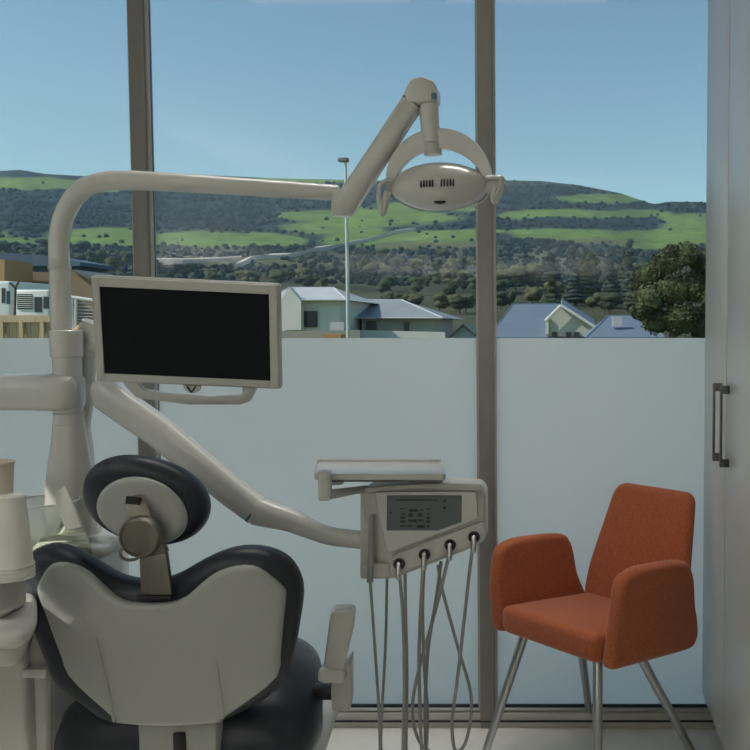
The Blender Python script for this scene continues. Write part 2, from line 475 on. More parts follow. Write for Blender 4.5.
mr = nt.nodes.new('ShaderNodeMapRange'); mr.inputs[1].default_value = .3; mr.inputs[2].default_value = .7; mr.inputs[3].default_value = .7; mr.inputs[4].default_value = 1.3
mm = nt.nodes.new('ShaderNodeMix'); mm.data_type = 'RGBA'; mm.blend_type = 'MULTIPLY'; mm.inputs[0].default_value = 1
nt.links.new(nz.outputs['Fac'], mr.inputs[0]); nt.links.new(at.outputs['Color'], mm.inputs[6]); nt.links.new(mr.outputs[0], mm.inputs[7]); nt.links.new(mm.outputs[2], b.inputs['Base Color'])
b.inputs['Roughness'].default_value = .95; b.inputs['Specular IOR Level'].default_value = .1
MATS['hill_land'] = m
hills = st(obj('hills', bm, 'hill_land', None, 180))
mat('lawn', (.13, .17, .06), .95, var=.3, scale=.25, detail=6, spec=.1)
st(obj('yard_ground', box(B(), (0, 56.3, -.25), (420, 105.6, .2)), 'lawn'))
st(obj('bounce_terrace', box(B(), (-3, 10.0, -.17), (40, 13.2, .1)), 'concrete'))  # unseen pale slab, added to bounce daylight onto the frosted film

# ---- foliage materials
def leafmat(name, c, var=.4):
    return mat(name, c, .75, var=var, scale=.9, detail=5, spec=.25)
leafmat('leaf_dark', (.036, .052, .026)); leafmat('leaf_mid', (.055, .075, .030)); leafmat('leaf_olive', (.085, .092, .045)); leafmat('leaf_blue', (.034, .050, .042))

def blob_crown(bm, rnd, lumps, leaves, leaf):
    for (c, r) in lumps:
        g = bmesh.ops.create_icosphere(bm, subdivisions=2, radius=1)
        off = Vector((rnd.uniform(0, 50), rnd.uniform(0, 50), rnd.uniform(0, 50)))
        for v in g['verts']:
            k = 1 + .35*mnoise.noise(v.co*1.7+off) + .22*mnoise.noise(v.co*4.3+off)
            v.co = Vector(c) + Vector((v.co.x*r[0], v.co.y*r[1], v.co.z*r[2]))*k
    for _ in range(leaves):
        c, r = rnd.choice(lumps)
        d = Vector((rnd.gauss(0, 1), rnd.gauss(0, 1), rnd.gauss(0, 1))).normalized()
        k = rnd.uniform(.85, 1.25)
        p = Vector(c)+Vector((d.x*r[0], d.y*r[1], d.z*r[2]))*k
        a = Vector((rnd.gauss(0, 1), rnd.gauss(0, 1), rnd.gauss(0, 1))).normalized(); b_ = a.orthogonal().normalized()
        s = leaf*rnd.uniform(.6, 1.4)
        vv = [bm.verts.new(p+a*s), bm.verts.new(p+b_*s*.5), bm.verts.new(p-a*s), bm.verts.new(p-b_*s*.5)]
        bm.faces.new(vv)
    return bm

def tree_proto(kind, seed):
    """unit-height tree meshes: crown and trunk"""
    rnd = random.Random(seed); bm = B()
    if kind == 'round':
        lumps = [((rnd.uniform(-.2, .2), rnd.uniform(-.2, .2), rnd.uniform(.42, .8)), (rnd.uniform(.16, .27),)*2 + (rnd.uniform(.14, .22),)) for _ in range(8)]
        blob_crown(bm, rnd, lumps, 420, .035)
    elif kind == 'conifer':
        lumps = []
        for k in range(9):
            z = .16+.8*k/9; r = .20*(1-k/9.5)+.02
            lumps.append(((rnd.uniform(-.03, .03), rnd.uniform(-.03, .03), z), (r, r, .075)))
        blob_crown(bm, rnd, lumps, 380, .03)
    else:   # low shrub
        lumps = [((rnd.uniform(-.5, .5), rnd.uniform(-.3, .3), rnd.uniform(.25, .6)), (rnd.uniform(.25, .4),)*2 + (rnd.uniform(.22, .36),)) for _ in range(7)]
        blob_crown(bm, rnd, lumps, 300, .05)
    me = bpy.data.meshes.new('crown'); bm.to_mesh(me); bm.free(); me.shade_smooth()
    bt = B(); tube(bt, [(0, 0, -.08), (.01, 0, .25), (0, .01, .6)], [.03, .024, .012], 8)
    mt = bpy.data.meshes.new('trunk'); bt.to_mesh(mt); bt.free(); mt.materials.append(MATS['bark'])
    return me, mt
protos = {}
for kind, n in (('round', 4), ('conifer', 3), ('shrub', 3)):
    for i in range(n):
        me, mt = tree_proto(kind, 100+i*7+len(kind))
        for lm in ('leaf_dark', 'leaf_mid', 'leaf_olive', 'leaf_blue'):
            m3 = me.copy(); m3.materials.clear(); m3.materials.append(MATS[lm]); protos.setdefault((kind, lm), []).append((m3, mt))
def put_tree(name, kind, lm, p, h, wd, label, group, rnd):
    label = {'leaf_dark': 'dark green ', 'leaf_mid': 'mid green ', 'leaf_olive': 'pale olive ', 'leaf_blue': 'blue-green '}[lm] + label
    t = thing(name, label, 'tree' if kind != 'shrub' else 'shrub', p, rnd.uniform(0, 6.28), group)
    t.scale = (h*wd, h*wd, h)
    me, mt = rnd.choice(protos[(kind, lm)])
    for nm, d in (('crown', me), ('trunk', mt)):
        if nm == 'trunk' and kind == 'shrub': continue
        o = bpy.data.objects.new(nm, d); link(o, t)
    return t
rnd = random.Random(21)
TREES = []; BYLABEL = {}
# belts of trees in the valley between the houses and the fields
def belt(n, u0, u1, p0, p1, h0, h1, kinds, label, group, name):
    for _ in range(n):
        for tries in range(40):
            u = rnd.uniform(u0, u1); py = rnd.uniform(p0, p1); Y = terr_at(u, py)
            kind, lm = rnd.choice(kinds); h = rnd.uniform(h0, h1)*Y/F; wd = rnd.uniform(.9, 1.35)
            p = terr_pt(u, Y, -.3); r = h*wd*(.26 if kind == 'conifer' else .46 if kind == 'round' else .8)
            if all((p.x-a)**2+(p.y-b)**2 > (.7*(r+c))**2 for a, b, c in TREES): break
        else: continue
        TREES.append((p.x, p.y, r))
        t = put_tree(name, kind, lm, p, h, wd, label, group, rnd)
        BYLABEL.setdefault(t['label'], []).append((u, t))
belt(44, 495, 720, 285, 315, 18, 34, [('round', 'leaf_dark'), ('round', 'leaf_mid'), ('round', 'leaf_olive'), ('round', 'leaf_dark')], 'bushy valley tree behind the blue-roofed houses', 'trees behind the blue-roofed houses', 'valley_tree')
belt(20, 550, 660, 280, 312, 34, 52, [('conifer', 'leaf_dark'), ('conifer', 'leaf_blue')], 'tall conifer among the trees behind the blue-roofed houses', 'conifers behind the blue-roofed houses', 'conifer')
belt(26, 385, 480, 278, 318, 13, 24, [('round', 'leaf_dark'), ('round', 'leaf_mid'), ('round', 'leaf_olive')], 'bushy tree on the slope behind the grey-roofed houses', 'trees behind the grey-roofed houses', 'valley_tree')
belt(30, 140, 345, 274, 292, 9, 17, [('round', 'leaf_dark'), ('round', 'leaf_mid'), ('shrub', 'leaf_olive'), ('round', 'leaf_blue')], 'small valley tree or bush in view above the monitor', 'bushes in view above the monitor', 'valley_bush')
belt(22, 345, 480, 256, 276, 7, 14, [('round', 'leaf_dark'), ('shrub', 'leaf_olive'), ('round', 'leaf_mid')], 'small scrubby tree on the brown slope below the green fields', 'scrub on the brown slope', 'hillside_bush')
belt(18, -10, 130, 262, 282, 12, 22, [('round', 'leaf_dark'), ('round', 'leaf_blue'), ('round', 'leaf_mid')], 'bushy tree behind the brown buildings', 'trees behind the brown buildings', 'valley_tree')

R1 = [(150, 266), (185, 265.5), (215, 264), (240, 262)]
R2 = [(238, 269), (252, 262.5), (268, 258.5), (290, 257), (302, 254), (316, 250), (332, 248)]
R3 = [(332, 248), (350, 243), (372, 238.5), (385, 235), (396, 231), (415, 227.5)]
ROADS = [([a for a, b in r], [b for a, b in r]) for r in (R1, R2, R3)]
ORD = 'first second third fourth fifth sixth seventh eighth ninth tenth eleventh twelfth thirteenth fourteenth fifteenth sixteenth seventeenth eighteenth nineteenth twentieth twenty-first twenty-second twenty-third twenty-fourth twenty-fifth twenty-sixth twenty-seventh twenty-eighth twenty-ninth thirtieth thirty-first thirty-second thirty-third thirty-fourth thirty-fifth thirty-sixth'.split()
for lab, ts in BYLABEL.items():
    ts.sort(key=lambda q: q[0])
    for i, (u, t) in enumerate(ts):
        if len(ts) > 1: t['label'] = lab + ', ' + ('leftmost' if i == 0 else 'rightmost' if i == len(ts)-1 else ORD[i] + ' from left')
# woodland on the hillsides: far too many to count
rnd2 = random.Random(5); bm = B(); cnt = 0
ico = bmesh.new(); bmesh.ops.create_icosphere(ico, subdivisions=1, radius=1); iv = [v.co.copy() for v in ico.verts]; ifc = [[v.index for v in f.verts] for f in ico.faces]; ico.free()
for _ in range(24000):
    u = rnd2.uniform(-150, 850); py = rnd2.uniform(181, 285)
    Y = terr_at(u, py)
    if Y > 1285: continue
    if any(abs(py-interp(u, *rd)) < 3.2 and rd[0][0]-2 < u < rd[0][-1]+2 for rd in ROADS): continue
    X = (u-CX)/F*Y; g, o = field(u, py, X, Y)
    dens = .75 if g < -.1 else (.12 if g < .25 else .012)
    if o > 0: dens *= .3
    if mnoise.noise((X*.02, Y*.02, 2))*1.2+.55 < rnd2.random(): dens *= .35
    if rnd2.random() > dens: continue
    pw = terr_pt(u, Y)
    if any((pw.x-a)**2+(pw.y-b)**2 < (c+3)**2 for a, b, c in TREES): continue
    s = rnd2.uniform(1.1, 2.7)*(.6+Y/1300*.6)
    c = terr_pt(u, Y, s*.45)
    vs_ = [bm.verts.new(c+Vector((v.x*s*rnd2.uniform(.8, 1.3), v.y*s, v.z*s*rnd2.uniform(.7, 1.1)))) for v in iv]
    for f in ifc: bm.faces.new([vs_[k] for k in f])
    cnt += 1
mat('hill_wood', (.011, .024, .028), .95, var=.35, scale=.02, spec=.1)
wd = obj('hillside_woodland', bm, 'hill_wood', None, 180)
tag(wd, 'dark woodland covering the far hillsides between the green fields', 'woodland', None, 'stuff')

# road climbing across the hillside
mat('road_pale', (.50, .47, .42), .9, var=.12, scale=.05)
mat('road_wall', (.30, .28, .24), .9, var=.12, scale=.05)
def road(pts, hw, name, label):
    bm = B(); rings = []
    fine = []
    for i in range(len(pts)-1):
        for k in range(6):
            t = k/6; fine.append((pts[i][0]*(1-t)+pts[i+1][0]*t, pts[i][1]*(1-t)+pts[i+1][1]*t))
    fine.append(pts[-1])
    for u, py in fine:
        Y = terr_at(u, py); c = terr_pt(u, Y, 2.5); rr = hw*Y/F
        rings.append([c+Vector((0, rr*5, rr*1.2)), c+Vector((0, -rr*5, -rr*.4)), c+Vector((0, -rr*5, -6-rr)), c+Vector((0, rr*5, -6))])
    loft(bm, rings)
    return tag(obj(name, bm, 'road_pale', None, 30), label, 'road')
road(R1, 1.1, 'country_road', 'pale road running level along the valley above the monitor')
road(R2, 2.0, 'hillside_road', 'wide pale motorway climbing the hill above the monitor')
road(R3, 1.0, 'hillside_lane', 'thin pale road climbing behind the street lamp to the green hill')

# ---- buildings
mat('wall_cream', (.50, .47, .41), .9, var=.06, scale=.6); mat('wall_white', (.62, .60, .55), .85, var=.05, scale=.6)
mat('roof_blue', (.135, .175, .235), .55, var=.05, scale=.8); mat('roof_grey', (.26, .275, .30), .6, var=.06, scale=.7); mat('roof_light', (.46, .47, .48), .6, var=.05, scale=.7)
mat('brown_block', (.30, .215, .145), .9, var=.08, scale=.5); mat('orange_block', (.42, .26, .14), .9, var=.08); mat('window_dark', (.03, .035, .04), .2, var=.2)
mat('fence_tan', (.47, .36, .22), .85, var=.12, scale=3, stretch=(3, 3, .4)); mat('truck_white', (.72, .71, .68), .4, var=.03); mat('roof_slate', (.075, .115, .17), .7, var=.15, scale=.6)
def hip_house(name, label, pts, Yr, Ye, wall_m, roof_m, zg=-.24, ov=.4, group=None, ridge_cap=None, depth=None):
    """pts: pixel ridge-left, ridge-right, eave-left, eave-right; ridge at distance Yr, front eave at Ye"""
    (r0, r1, e0, e1) = pts
    R0, R1, E0, E1 = P(*r0, Yr), P(*r1, Yr), P(*e0, Ye), P(*e1, Ye)
    ze = (E0.z+E1.z)/2; E0.z = E1.z = ze; zr = (R0.z+R1.z)/2; R0.z = R1.z = zr
    Yb = 2*Yr-Ye; K0 = Vector((E0.x, Yb, ze)); K1 = Vector((E1.x, Yb, ze))
    t = thing(name, label, 'house', ((E0.x+E1.x)/2, Yr, zg), 0, group)
    bm = B(); box(bm, ((E0.x+E1.x)/2, Yr, (zg+ze)/2), (E1.x-E0.x-2*ov, Yb-Ye-2*ov, ze-zg)); obj('wall', bm, wall_m, t)
    bm = B(); v = [bm.verts.new(p) for p in (R0, R1, E0, E1, K0, K1)]
    bm.faces.new((v[2], v[3], v[1], v[0])); bm.faces.new((v[4], v[0], v[1], v[5])); bm.faces.new((v[2], v[0], v[4])); bm.faces.new((v[3], v[5], v[1])); bm.faces.new((v[2], v[4], v[5], v[3]))
    rf = obj('roof', bm, roof_m, t, None)
    bm = B(); 
    for a, b_ in ((R0, R1), (R0, E0), (R1, E1), (E0, E1)): tube(bm, [a, b_], .07, 6)
    obj('ridge_cap', bm, ridge_cap or roof_m, rf)
    return t, rf
def flat_px(name, pts, Y, dep, m_, par): bm = B(); prism(bm, pxpoly(pts, Y), (0, dep, 0)); return obj(name, bm, m_, par, None)
# two blue-roofed houses
t, rf = hip_house('bungalow', 'blue-roofed house with a white gable end behind the orange armchair', ((513, 303.5), (561, 305), (488, 337.5), (590, 337.5)), 92, 84, 'wall_white', 'roof_blue')
gx = [(547, 336.5), (547, 320), (561, 306.5), (594, 327), (594, 336.5)]
flat_px('gable_wall', gx, 82.5, 6, 'wall_cream', t)
bm = B()
tube(bm, [P(545.5, 321, 82), P(561, 305.5, 82)], .14, 6); tube(bm, [P(561, 305.5, 82), P(596, 328, 82)], .16, 6); obj('barge_board', bm, 'wall_white', rf)
bm = B(); pr = [P(562, 306, 82.2), P(597, 328, 82.2), P(597, 329.5, 82.2), P(561, 308, 82.2)]; prism(bm, pr, (0, 9, .9)); obj('gable_roof', bm, 'roof_blue', rf, None)
flat_px('corner_post', [(545.5, 318), (548.5, 317), (548.5, 334), (545.5, 334)], 82.2, .3, 'wall_white', t)
for a in (552, 566, 574): flat_px('window', [(a, 332), (a+5, 332), (a+5, 337.5), (a, 337.5)], 82.3, .2, 'window_dark', t)
t, rf = hip_house('bungalow', 'smaller blue-roofed house standing in front of the big dark tree', ((608, 314.5), (653, 317.5), (586, 337.5), (664, 337.5)), 73, 67, 'wall_cream', 'roof_blue')
bm = B(); a = P(617, 321.5, 69.2); box(bm, a, (.75, .5, .75)); obj('roof_vent', bm, 'roof_light', rf, None)
# grey-roofed houses in the middle
t, rf = hip_house('hip_roof_house', 'grey house with hipped roof standing beside the street lamp', ((366, 299.5), (402, 300.5), (345, 318), (443, 318)), 88, 79, 'wall_cream', 'roof_grey', ridge_cap='roof_light', ov=1.2)
flat_px('window', [(366, 321), (376, 321), (376, 330), (366, 330)], 80, .3, 'window_dark', t)
flat_px('window', [(404, 322), (409, 322), (409, 331), (404, 331)], 80, .3, 'window_dark', t)
flat_px('veranda_wall', [(345, 330), (445, 332), (445, 340), (345, 340)], 77, .3, 'wall_white', t)
t, rf = hip_house('hip_roof_house', 'pale grey house with light roof just beside the monitor', ((289, 285.5), (334, 290), (262, 300), (347, 300)), 80, 73, 'wall_white', 'roof_light', ov=.8)
flat_px('window', [(302, 311), (317, 311), (317, 327), (302, 327)], 73.6, .3, 'window_dark', t)
flat_px('gable_wall', [(281, 300), (289, 287), (301, 301), (301, 330), (281, 330)], 72.8, 1, 'wall_white', t)
flat_px('lean_to', [(330, 322), (344, 322), (344, 337), (330, 337)], 70, 1.5, 'roof_light', t)
bm = B(); p0, p1, p2 = P(447, 338.5, 60), P(463, 323.5, 60), P(480, 338.5, 60)
t = thing('gabled_shed', 'small gabled shed roof just above the frosted glass', 'shed', (p1.x, 62, -.2))
pb = [Vector((p0.x, 60.3, -.2)), Vector((p0.x, 60.3, p0.z)), p1+Vector((0, .3, -.1)), Vector((p2.x, 60.3, p2.z)), Vector((p2.x, 60.3, -.2))]
prism(bm, pb, (0, 5, 0)); obj('wall', bm, mat('shed_grey', (.30, .33, .36), .8), t, None)
bm = B()
for a, b_ in ((p0, p1), (p1, p2)): prism(bm, [a, b_, b_+Vector((0, 0, -.12)), a+Vector((0, 0, -.12))], (0, 6, 0))
obj('roof', bm, 'window_dark', t, None)
# low parapet walls and the low orange skip between the houses
tag(flat_px('garden_wall', [(275, 331.5), (360, 330), (360, 349), (275, 349)], 64, .4, 'road_wall', None), 'low grey garden wall in front of the pale house', 'wall')
tag(flat_px('skip_container', [(322, 334), (341, 334.5), (340, 350), (323, 350)], 58, 1.2, mat('skip_orange', (.42, .22, .08), .7), None), 'small orange container in front of the pale house', 'container')
# brown buildings on the left
def block(name, label, pts, Y, dep, m_, zg=-.24):
    q = pxpoly(pts, Y); t = thing(name, label, 'building', (sum(p.x for p in q)/len(q), Y+dep/2, zg))
    bm = B(); prism(bm, q, (0, dep, 0)); obj('wall', bm, m_, t, None)
    return t
t = block('warehouse', 'low brown warehouse block behind the white trucks', [(17, 272), (52, 272), (70, 271), (92, 278), (100, 283), (100, 346), (17, 346)], 70, 6, 'brown_block')
flat_px('roof_edge', [(70, 270.5), (72, 269.5), (102, 281.5), (102, 285)], 69.6, 6, 'dark_edge', t)
t = block('storage_block', 'orange-brown block at the picture edge behind the white truck', [(-40, 259), (4.5, 259.5), (4.5, 347), (-40, 347)], 66, 3.5, 'orange_block')
t = thing('slate_roof_shed', 'long shed with a dark blue slate roof behind the brown warehouse', 'shed', P(30, 272, 105))
bm = B(); prism(bm, pxpoly([(-30, 252), (10, 253), (52, 256), (80, 262), (80, 266), (-30, 266)], 105), (0, 8, 0)); obj('roof', bm, 'roof_slate', t, None)
bm = B(); prism(bm, pxpoly([(-25, 266), (78, 266), (78, 300), (-25, 300)], 106), (0, 6, 0)); obj('wall', bm, 'roof_slate', t, None)

# trucks
def truck(name, label, x0, x1, yt, yb, Y, wins, stripe=None, dep=5):
    a = P(x0, yt, Y); b_ = P(x1, yb, Y)
    t = thing(name, label, 'truck', ((a.x+b_.x)/2, Y+dep/2, -.15))
    zlo = .45
    bm = B(); box(bm, ((a.x+b_.x)/2, Y+dep/2, (a.z+zlo)/2), (b_.x-a.x, dep, a.z-zlo), bev=.12, seg=3); obj('body', bm, 'truck_white', t)
    for (w0, w1, q0, q1) in wins:
        f = flat_px('window', [(w0, q0), (w1, q0), (w1, q1), (w0, q1)], Y-.03, .06, 'window_dark', t)
    for wx in (a.x+.6, b_.x-.6):
        for wy in (Y+.9, Y+dep-.9):
            o = obj('wheel', lathe(B(), [(.0, -.15), (.3, -.15), (.45, -.13), (.45, .13), (.3, .15), (.0, .15)], (wx, wy, .30), 18, axis=RY(pi/2)), 'black_rubber', t)
    return t
tr1 = truck('box_truck', 'white truck with barred side windows behind the wooden fence', 13, 50, 289.5, 320, 46, [(17, 32, 294, 309), (34.5, 41.5, 297, 312), (43.5, 48.5, 296.5, 308.5)], dep=2.2)
bm = B()
for k in range(7): a = P(16.5, 295.5+2*k, 45.93); b_ = P(32.5, 295.5+2*k, 45.93); tube(bm, [a, b_], .018, 5)
obj('window_bars', bm, 'truck_white', tr1)
tr2 = truck('van', 'white van cut by the picture edge behind the wooden fence', -26, 11, 281, 320, 49, [(1.5, 5, 288, 303), (6.5, 9.5, 291, 304)])
bm = B()
for a, b_ in (((13.5, 360), (15.5, 288)), ((15.5, 288), (19, 281)), ((15.5, 288), (10, 283))): tube(bm, [P(*a, 40), P(*b_, 40)], .05, 6)
tag(obj('bare_sapling', bm, 'bark'), 'thin bare sapling stem between the two white vehicles', 'sapling')
# timber fence, board by board
fe = thing('timber_fence', 'tan board fence with posts in front of the white trucks', 'fence', P(20, 338, 20))
zft = P(20, 317.5, 20).z
bw = 20/F*7.2
x_ = P(-30, 330, 20).x
me0 = None
while x_ < P(52, 330, 20).x:
    if me0 is None:
        bmf = B(); box(bmf, (0, 0, (zft-.08)/2), (bw*.94, .03, zft-.08+.3)); me0 = bpy.data.meshes.new('board'); bmf.to_mesh(me0); bmf.free(); me0.materials.append(MATS['fence_tan'])
    o = bpy.data.objects.new('board', me0); link(o, fe); o.location = Vector((x_, 20, -.02)) - fe.location; x_ += bw
for px in (2.5, 22, 43): 
    a = P(px, 330, 19.93); obj('post', box(B(), (a.x, 19.92, zft/2-.07), (.075, .07, zft+.02)), 'fence_tan', fe)
a = P(-30, 330, 20).x; b_ = P(53, 330, 20).x
obj('top_rail', box(B(), ((a+b_)/2, 19.95, zft-.04), (b_-a, .12, .13)), 'fence_tan', fe)
# white gate railing right of the column
gt = thing('yard_gate', 'white metal railing with mesh between the column and the monitor', 'gate', P(84, 335, 34))
for q in (((68, 296.5), (95, 300.5)), ((71.5, 297), (73.5, 331)), ((76, 299), (75.5, 331)), ((68, 331), (95, 328))):
    bm = B(); tube(bm, [P(*q[0], 34), P(*q[1], 34)], .045 if q[0][1] > 298 else .06, 6); obj('rail', bm, 'truck_white', gt)
for k in range(8):
    bm = B(); tube(bm, [P(77, 303+3.3*k, 34.05), P(94, 304+3.3*k, 34.05)], .018, 5); obj('mesh_wire', bm, 'roof_light', gt)
heap = ellipsoid(B(), (P(82, 331, 33.5).x, 33.8, -.15), (.9, .7, P(82, 323, 33.5).z+.15), 20, 14)
for v in heap.verts: v.co += Vector((mnoise.noise(v.co*2.1), mnoise.noise(v.co*2.3), mnoise.noise(v.co*1.7)*.5))*.15
bmesh.ops.delete(heap, geom=[v for v in heap.verts if v.co.z < -.5], context='VERTS')
tag(obj('soil_heap', heap, 'orange_block'), 'low reddish earth bank behind the white railing', 'earth bank')
# street lamp
lx = P(348.3, 335, 30); 
lampp = thing('street_lamp', 'slim grey street lamp post with a flat head', 'street lamp', (lx.x, 30, -.15))
ztop_ = P(347, 162, 30).z
mat('post_grey', (.48, .48, .46), .5, .3, var=.05)
obj('post', tube(B(), [(lx.x, 30, -.15), (lx.x, 30, 3), (lx.x-.02, 30, ztop_)], [.07, .06, .045], 10), 'post_grey', lampp)
a = P(343.5, 160, 30); bm = B(); box(bm, a, (.34, .2, .14), bev=.03); obj('lamp_head', bm, 'dark_edge', lampp)
bm = B(); tube(bm, [(lx.x-.02, 30, ztop_-.05), P(346, 160.5, 30), P(343, 160, 30)], .04, 8); obj('bracket', bm, 'post_grey', lampp)
# big dark tree at the right
rnd = random.Random(77)
YTree = 52
tb_ = P(672, 345, YTree)
bt = thing('broadleaf_tree', 'big dark leafy tree standing beside the grey cupboard', 'tree', (tb_.x, YTree, -.2))
bm = B()
lum = []
for (px, py, r) in ((652, 275, 15), (668, 262, 15), (685, 256, 15), (702, 262, 16), (720, 268, 18), (650, 300, 17), (672, 290, 20), (695, 288, 20), (718, 300, 20), (655, 322, 15), (678, 320, 20), (705, 325, 22), (640, 312, 9), (690, 252, 9), (672, 253, 9), (641, 285, 7)):
    c = P(px, py, YTree+rnd.uniform(-1, 1)) - bt.location; s = r*YTree/F*.86
    lum.append((c, (s, s, s*.85)))
blob_crown(bm, rnd, lum, 7000, .10)
me = bpy.data.meshes.new('crown'); bm.to_mesh(me); bm.free(); me.materials.append(MATS['leaf_mid']); link(bpy.data.objects.new('crown', me), bt)
bm = B(); blob = [(c, (r[0]*1.22, r[1]*1.22, r[2]*1.22)) for c, r in lum]
for _ in range(2600):
    c, r = rnd.choice(blob); d = Vector((rnd.gauss(0, 1), rnd.gauss(-.3, 1), abs(rnd.gauss(0, 1)))).normalized(); p = Vector(c)+Vector((d.x*r[0], d.y*r[1], d.z*r[2]))*rnd.uniform(.9, 1.1)
    a = Vector((rnd.gauss(0, 1), rnd.gauss(0, 1), rnd.gauss(0, 1))).normalized(); b_ = a.orthogonal().normalized(); s = .1*rnd.uniform(.6, 1.4)
    bm.faces.new([bm.verts.new(p+a*s), bm.verts.new(p+b_*s*.5), bm.verts.new(p-a*s), bm.verts.new(p-b_*s*.5)])
me = bpy.data.meshes.new('leaves'); bm.to_mesh(me); bm.free(); me.materials.append(MATS['leaf_olive']); o = link(bpy.data.objects.new('leaves', me), bt); o['kind'] = 'stuff'
bm = B(); tube(bm, [(tb_.x, YTree, -.3), (tb_.x+.1, YTree, 1.5), (tb_.x-.1, YTree, 3.5)], [.28, .22, .12], 10); obj('trunk', bm, 'bark', bt)

# thin valley haze
m, nt, out = special('valley_air')
vsn = nt.nodes.new('ShaderNodeVolumeScatter'); vsn.inputs['Color'].default_value = (.52, .80, 1, 1); vsn.inputs['Density'].default_value = .00018; vsn.inputs['Anisotropy'].default_value = .2
nt.links.new(vsn.outputs[0], out.inputs['Volume'])
hz_ = obj('valley_haze', box(B(), (0, 760, 150), (2600, 1250, 420)), 'valley_air', None, None)
tag(hz_, 'thin pale haze hanging over the valley and hills', 'haze', None, 'stuff')

# ================================================================== INDOOR THINGS
# ------------------------------------------------------------------ tall cabinet with two doors
cx_face = P(705, 338, YF).x
zb = P(702, 692, YF).z
def ydepth(px): return (cx_face*F/(px-CX) - (H-1.1)*sin(TH))/cos(TH)
yg = ydepth(726); y_far = YF-.002; y_near = yg-(y_far-yg)
ZT = 2.55
t = thing('tall_cabinet', 'tall pale grey cupboard with two flush doors beside the window', 'cabinet', (cx_face+.3, (y_far+y_near)/2, 0))
obj('body', box(B(), (cx_face+.02+.3, (y_far+y_near)/2, (zb+.02+ZT)/2), (.6, y_far-y_near-.004, ZT-zb-.02), bev=.002), 'cabinet_paint', t)
obj('gap_shade_strip', box(B(), (cx_face+.0185, yg, (zb+ZT)/2), (.004, .03, ZT-zb-.04)), 'gap_shade', t)  # dark strip painting the shade in the gap between the doors
obj('plinth', box(B(), (cx_face+.35, (y_far+y_near)/2, (zb+FZ+.016)/2), (.5, y_far-y_near-.02, zb-FZ+.016)), 'dark_edge', t)
zh0, zh1 = P(722, 459, ydepth(724)).z, P(722, 388, ydepth(724)).z
for k, (ya, yb, ym) in enumerate(((yg+.006, y_far, ydepth(721.5)), (y_near, yg-.006, ydepth(729)))):
    d = obj('door', box(B(), (cx_face+.009, (ya+yb)/2, (zb+ZT)/2), (.018, yb-ya, ZT-zb), bev=.0015), 'cabinet_paint', t)
    bm = B()
    box(bm, (cx_face-.0235, ym, (zh0+zh1)/2), (.007, .012, zh1-zh0+.022), bev=.001)
    for z in (zh0, zh1): box(bm, (cx_face-.0125, ym, z), (.029, .018, .024), bev=.001)
    obj('handle', bm, 'handle_steel', d)

# ------------------------------------------------------------------ orange armchair
ca = radians(-44)
wv = Vector((cos(ca), sin(ca), 0)); bv = Vector((-sin(ca), cos(ca), 0)); zv = Vector((0, 0, 1))
FR = Pz(603, 667, .375); W2 = .23
O0 = Vector((FR.x, FR.y, FZ)) - wv*W2            # front middle of the seat on the floor
def L(w, s, z): return O0 + wv*w + bv*s + zv*(z-FZ)
arm = thing('armchair', 'burnt orange upholstered armchair on four splayed steel legs', 'chair', O0 + bv*.2)
# seat: slopes down to the back
seat_poly = roundpoly([(-W2+.02, .0), (W2-.02, .0), (W2-.025, .42), (-W2+.025, .42)], [.03, .03, .05, .05], 4)
bm = B(); panel(bm, seat_poly, .085, .026, lambda u, v, w: L(u, v-.012*cos(u/W2*pi/2), .415 - .10*v + w + (.012*(1-(u/W2)**2) if w > 0 else 0)), 4)
obj('seat', bm, 'orange_fabric', arm, 60)
# backrest, reclined
bp = roundpoly([(-.20, .33), (.20, .33), (.215, .48), (.165, .797), (-.165, .797), (-.215, .48)], [.05, .05, .1, .045, .045, .1], 5)
def backfn(u, v, w):
    s = .40 + (v-.38)*.25 + .04*((v-.38)/.45)**2
    return L(u, s + w - .02*(1-(u/.2)**2)*.6, v)
bm = B(); panel(bm, bp, .05, .022, backfn, 4, fan=True)
obj('backrest', bm, 'orange_fabric', arm, 60)
# arms
ap = [(-.004, .365), (-.004, .48), (.006, .575), (.022, .635), (.09, .652), (.27, .638), (.338, .624), (.367, .57), (.380, .48), (.408, .42), (.425, .365), (.405, .328), (.36, .328)]
apr = roundpoly(ap, [.025, .03, .05, .045, .05, .05, .04, .05, .04, .03, .03, .02, .02], 3)
for s in (-1, 1):
    def armfn(u, v, w, s=s):
        fl = s*(.232 + .022*max(0, v-.36)/.3 + .012*sin((v-.34)*9))
        return L(fl + w, u + .01, v)
    bm = B(); panel(bm, apr, .052, .02, armfn, 4)
    a = obj('armrest', bm, 'orange_fabric', arm, 60)
# welt seams along the arms
tops = [(.17, .05, .365), (-.17, .05, .365), (.16, .34, .335), (-.16, .34, .335)]
def legpt(px, py, z): return Pz(px, py, z)
legs = [((526, 650), (483, 750), .37, .10), ((590, 667), (598, 750), .36, .08), ((640, 659), (696, 750), .34, .12), ((583, 650), (589, 720), .34, .12)]
for (w0, s0, z0), (w1, s1) in (((-.150, .06, .372), (-.235, -.075)), ((.165, .05, .372), (.262, -.06)), ((.13, .25, .352), (.272, .44)), ((-.12, .27, .352), (-.235, .46))):
    a = L(w0, s0, z0+.01); b = L(w1, s1, FZ+.004)
    bm = B(); tube(bm, [a, a.lerp(b, .5), b], [.0155, .014, .0115], 14)
    lg = obj('leg', bm, 'chrome_leg', arm)
    obj('foot_glide', lathe(B(), [(.0, 0), (.013, 0), (.013, .006), (.0, .006)], (b.x, b.y, FZ), 12), 'black_rubber', lg)
bm = B()
for sgn in (-1, 1): tube(bm, [L(.15*sgn, .05, .366), L(.12*sgn, .30, .348)], .009, 8)
tube(bm, [L(-.13, .2, .358), L(.13, .2, .358)], .009, 8)
